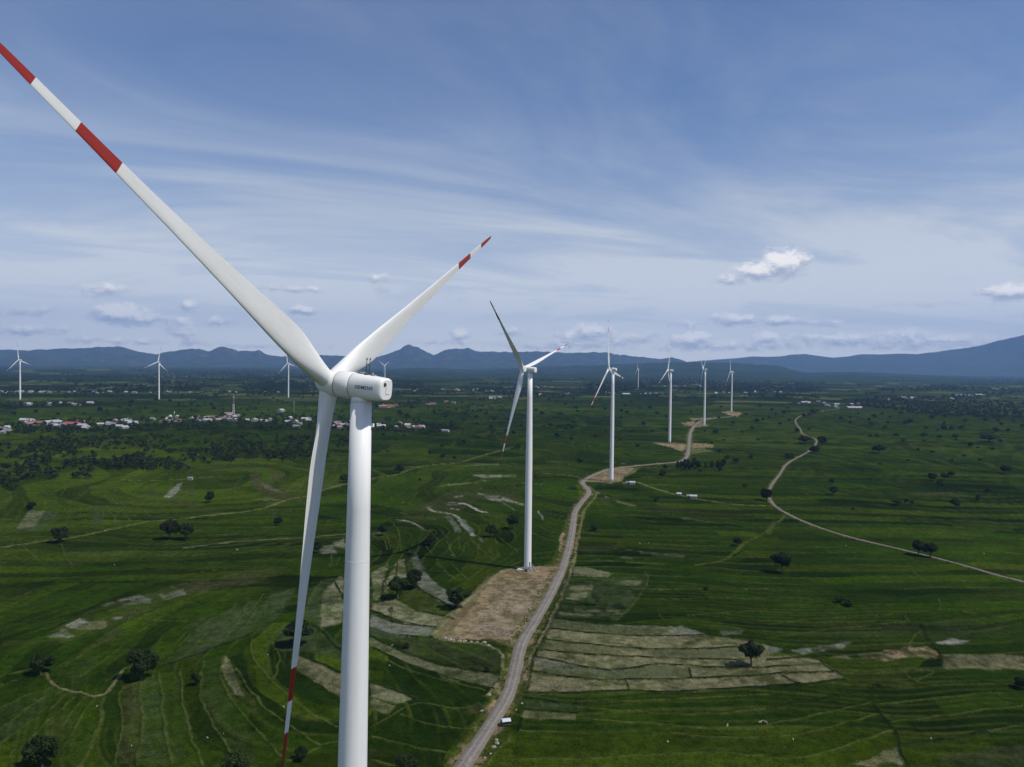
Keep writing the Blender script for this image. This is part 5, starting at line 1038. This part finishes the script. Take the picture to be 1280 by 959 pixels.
# lattice mast, thin mast, minaret
M_RED = material('mast_red', (.30, .16, .12), .6); M_MW = material('mast_white', (.62, .62, .60), .6)
def lattice(x, y, H, w0, label):
    r = at(empty('lattice_mast'), x, y); tag(r, label, 'mast')
    n = 7
    for k in range(n):
        z0, z1 = H * k / n, H * (k + 1) / n; a0, a1 = w0 * (1 - .72 * k / n) / 2, w0 * (1 - .72 * (k + 1) / n) / 2; b = MB()
        c0 = [(-a0, -a0, z0), (a0, -a0, z0), (a0, a0, z0), (-a0, a0, z0)]; c1 = [(-a1, -a1, z1), (a1, -a1, z1), (a1, a1, z1), (-a1, a1, z1)]
        for i in range(4):
            j = (i + 1) % 4; b.tube([c0[i], c1[i]], .20, 5); b.tube([c0[i], c1[j]], .16, 4); b.tube([c0[j], c1[i]], .16, 4); b.tube([c1[i], c1[j]], .16, 4)
        b.build('section', M_RED if k >= 4 else M_MW, r)
    b = MB(); b.tube([(0, 0, H), (0, 0, H + 5)], .18, 6); b.build('antenna', M_MW, r)
    for q in range(3): MB().box((math.cos(q * 2.1) * 1.5, math.sin(q * 2.1) * 1.5, H - 4), (.7, .7, 3.2)).build('panel_antenna', M_MW, r)
    return r
lattice(292, 520, 52, 4.8, 'red and white lattice mast standing in the village')
r = at(empty('pole_mast'), 367.5, 526); tag(r, 'thin grey pole mast in the village left of the hanging blade', 'mast')
MB().tube([(0, 0, 0), (0, 0, 48)], [.5, .28], 8).build('pole', M_GALV, r); MB().box((0, 0, 44), (2.0, 2.0, 2.4)).build('antenna', M_GALV, r)
r = at(empty('mosque'), 213, 524); tag(r, 'small mosque with pale green dome and slim minaret in the village', 'mosque')
b = MB(); b.box((0, 0, 3), (15, 12, 6)); b.build('hall', M_WALL, r)
b = MB(); b.loft([[(4.2 * math.cos(e) * math.cos(a), 4.2 * math.cos(e) * math.sin(a), 6 + 4.6 * math.sin(e)) for a in np.arange(20) * math.pi / 10] for e in (0, .3, .6, .9, 1.2, 1.45, 1.56)]); b.build('dome', material('dome_green', (.40, .52, .42), .5), r)
b = MB(); b.tube([(9.5, 0, 0), (9.5, 0, 15), (9.5, 0, 15.2), (9.5, 0, 16), (9.5, 0, 16.2), (9.5, 0, 20)], [1.0, .9, 1.5, 1.5, .8, .05], 12); b.build('minaret', M_MW, r)
# cattle, egrets, boulders
def skin_body(name, verts, edges, radii, mat, sub=2):
    me = bpy.data.meshes.new(name); me.from_pydata(verts, edges, []); o = bpy.data.objects.new(name, me); col.objects.link(o)
    md = o.modifiers.new('skin', 'SKIN'); 
    for i, q in enumerate(radii): me.skin_vertices[0].data[i].radius = (q, q)
    me.skin_vertices[0].data[0].use_root = True; o.modifiers.new('sub', 'SUBSURF').levels = sub
    m2 = bpy.data.meshes.new_from_object(o.evaluated_get(bpy.context.evaluated_depsgraph_get())); bpy.data.objects.remove(o); m2.materials.append(mat); m2.name = name
    return smooth(m2)
COW = skin_body('cow', [(-.55, 0, 1.12), (0, 0, 1.08), (.55, 0, 1.15), (.92, 0, 1.38), (1.22, 0, 1.42), (1.5, 0, 1.22), (.55, .22, .75), (.57, .23, .40), (.55, .23, .04), (.55, -.22, .75), (.50, -.23, .40), (.52, -.23, .04), (-.60, .22, .82), (-.74, .23, .46), (-.68, .23, .04), (-.60, -.22, .82), (-.68, -.23, .46), (-.62, -.23, .04), (-.86, 0, 1.15), (-.98, 0, .65), (1.18, .22, 1.52), (1.18, -.22, 1.52)],
                [(0, 1), (1, 2), (2, 3), (3, 4), (4, 5), (2, 6), (6, 7), (7, 8), (2, 9), (9, 10), (10, 11), (0, 12), (12, 13), (13, 14), (0, 15), (15, 16), (16, 17), (0, 18), (18, 19), (4, 20), (4, 21)],
                [.34, .37, .36, .22, .17, .10, .15, .08, .06, .15, .08, .06, .18, .09, .06, .18, .09, .06, .06, .03, .05, .05], material('pale_hide', (.22, .18, .12), .8, .12, 2))
EGRET = skin_body('egret', [(0, 0, .52), (.18, 0, .60), (.30, 0, .78), (.27, 0, .92), (.38, 0, .98), (.52, 0, .95), (-.22, 0, .44), (-.36, 0, .36), (.02, .05, .40), (.02, .05, .02), (.02, -.05, .40), (.04, -.05, .02)], [(0, 1), (1, 2), (2, 3), (3, 4), (4, 5), (0, 6), (6, 7), (0, 8), (8, 9), (0, 10), (10, 11)],
                  [.15, .11, .05, .045, .055, .015, .11, .04, .03, .014, .03, .014], material('white_feathers', (.80, .80, .78), .7), 1)
for i, (x, y, lab) in enumerate([(950, 906, 'pale cow in the lower green field, left one of a close pair'), (957, 906, 'pale cow in the lower green field, right one of a close pair'), (909, 910.5, 'pale cow standing apart left of a close pair in the lower field')]):
    o = bpy.data.objects.new('cow', COW); col.objects.link(o); at(o, x, y, .25, (.3, 2.4, 1.1)[i]); o.scale = (.9,) * 3; tag(o, lab, 'cow', 'cattle in the lower field')
EG = [(279.5, 919), (259.5, 924), (121, 884.5), (164.7, 934), (143, 707), (296, 688), (355, 885.5), (490, 808), (487, 833.6), (335, 820), (564.5, 695), (835, 929), (1164, 925), (1230, 693), (991.6, 926), (1057.5, 683), (503.5, 629), (364.7, 639), (297, 688.5), (169, 604.5), (146, 630.5), (131, 664), (800, 680), (811, 680)]
for x, y in EG:
    o = bpy.data.objects.new('egret', EGRET); col.objects.link(o); at(o, x, y, .2, random.uniform(0, 6.28)); o.scale = (.85,) * 3; tag(o, 'tiny white egret standing in the green rice fields', 'bird', 'white egrets in the fields')
def boulder(seed):
    rs = np.random.RandomState(seed); bm = bmesh.new(); bmesh.ops.create_icosphere(bm, subdivisions=3, radius=1.0)
    for v in bm.verts:
        c = np.array(v.co); n = fbm(np.array([c[0] * 1.3 + seed]), np.array([c[1] * 1.3 + c[2] * 1.1]), 3, seed)[0]; f = .7 + .7 * n; v.co = Vector((c[0] * f * 1.2, c[1] * f, c[2] * f * .7))
    me = bpy.data.meshes.new('boulder'); bm.to_mesh(me); bm.free(); return me
M_ROCK = material('pale_rock', (.24, .22, .18), .9, .3, 1.5); BM_ = [boulder(s) for s in (3, 4, 5)]
for m in BM_: m.materials.append(M_ROCK)
def rock(x, y, s, lab, grp):
    o = bpy.data.objects.new('boulder', random.choice(BM_)); col.objects.link(o); at(o, x, y, .2, random.uniform(0, 6)); o.scale = (s,) * 3; tag(o, lab, 'boulder', grp)
for x, y, s in ((620.5, 926, .7), (621.5, 930, .8), (617.5, 935, .9), (613.5, 943.5, .6), (606, 948, .5), (611.5, 869.5, .8), (602.5, 889.5, .7), (652.5, 880, .5), (658, 851, .6), (645.5, 888, .45)):
    rock(x, y, s, 'pale boulder on the grassy verge of the lower gravel road', 'boulders on the road verge')
for x, y in ((556, 798.5), (562, 800), (568, 801), (574, 802), (581, 802), (588, 803), (596, 804), (602, 806), (606, 804), (610, 808)):
    rock(x + random.uniform(-1, 1), y, random.uniform(.5, 1.1), 'pale boulder in the line along the lower edge of the sandy pad', 'boulders along the sandy pad')

vs = scene.view_settings
vs.view_transform = 'Standard'; vs.look = 'None'; vs.exposure = 0.0; vs.gamma = 1.0; vs.use_curve_mapping = False
cy = scene.cycles
cy.use_denoising = True; cy.max_bounces = 6; cy.diffuse_bounces = 2; cy.glossy_bounces = 2; cy.transmission_bounces = 2; cy.volume_bounces = 1; cy.transparent_max_bounces = 4
cy.use_adaptive_sampling = False; cy.sample_clamp_indirect = 5.0
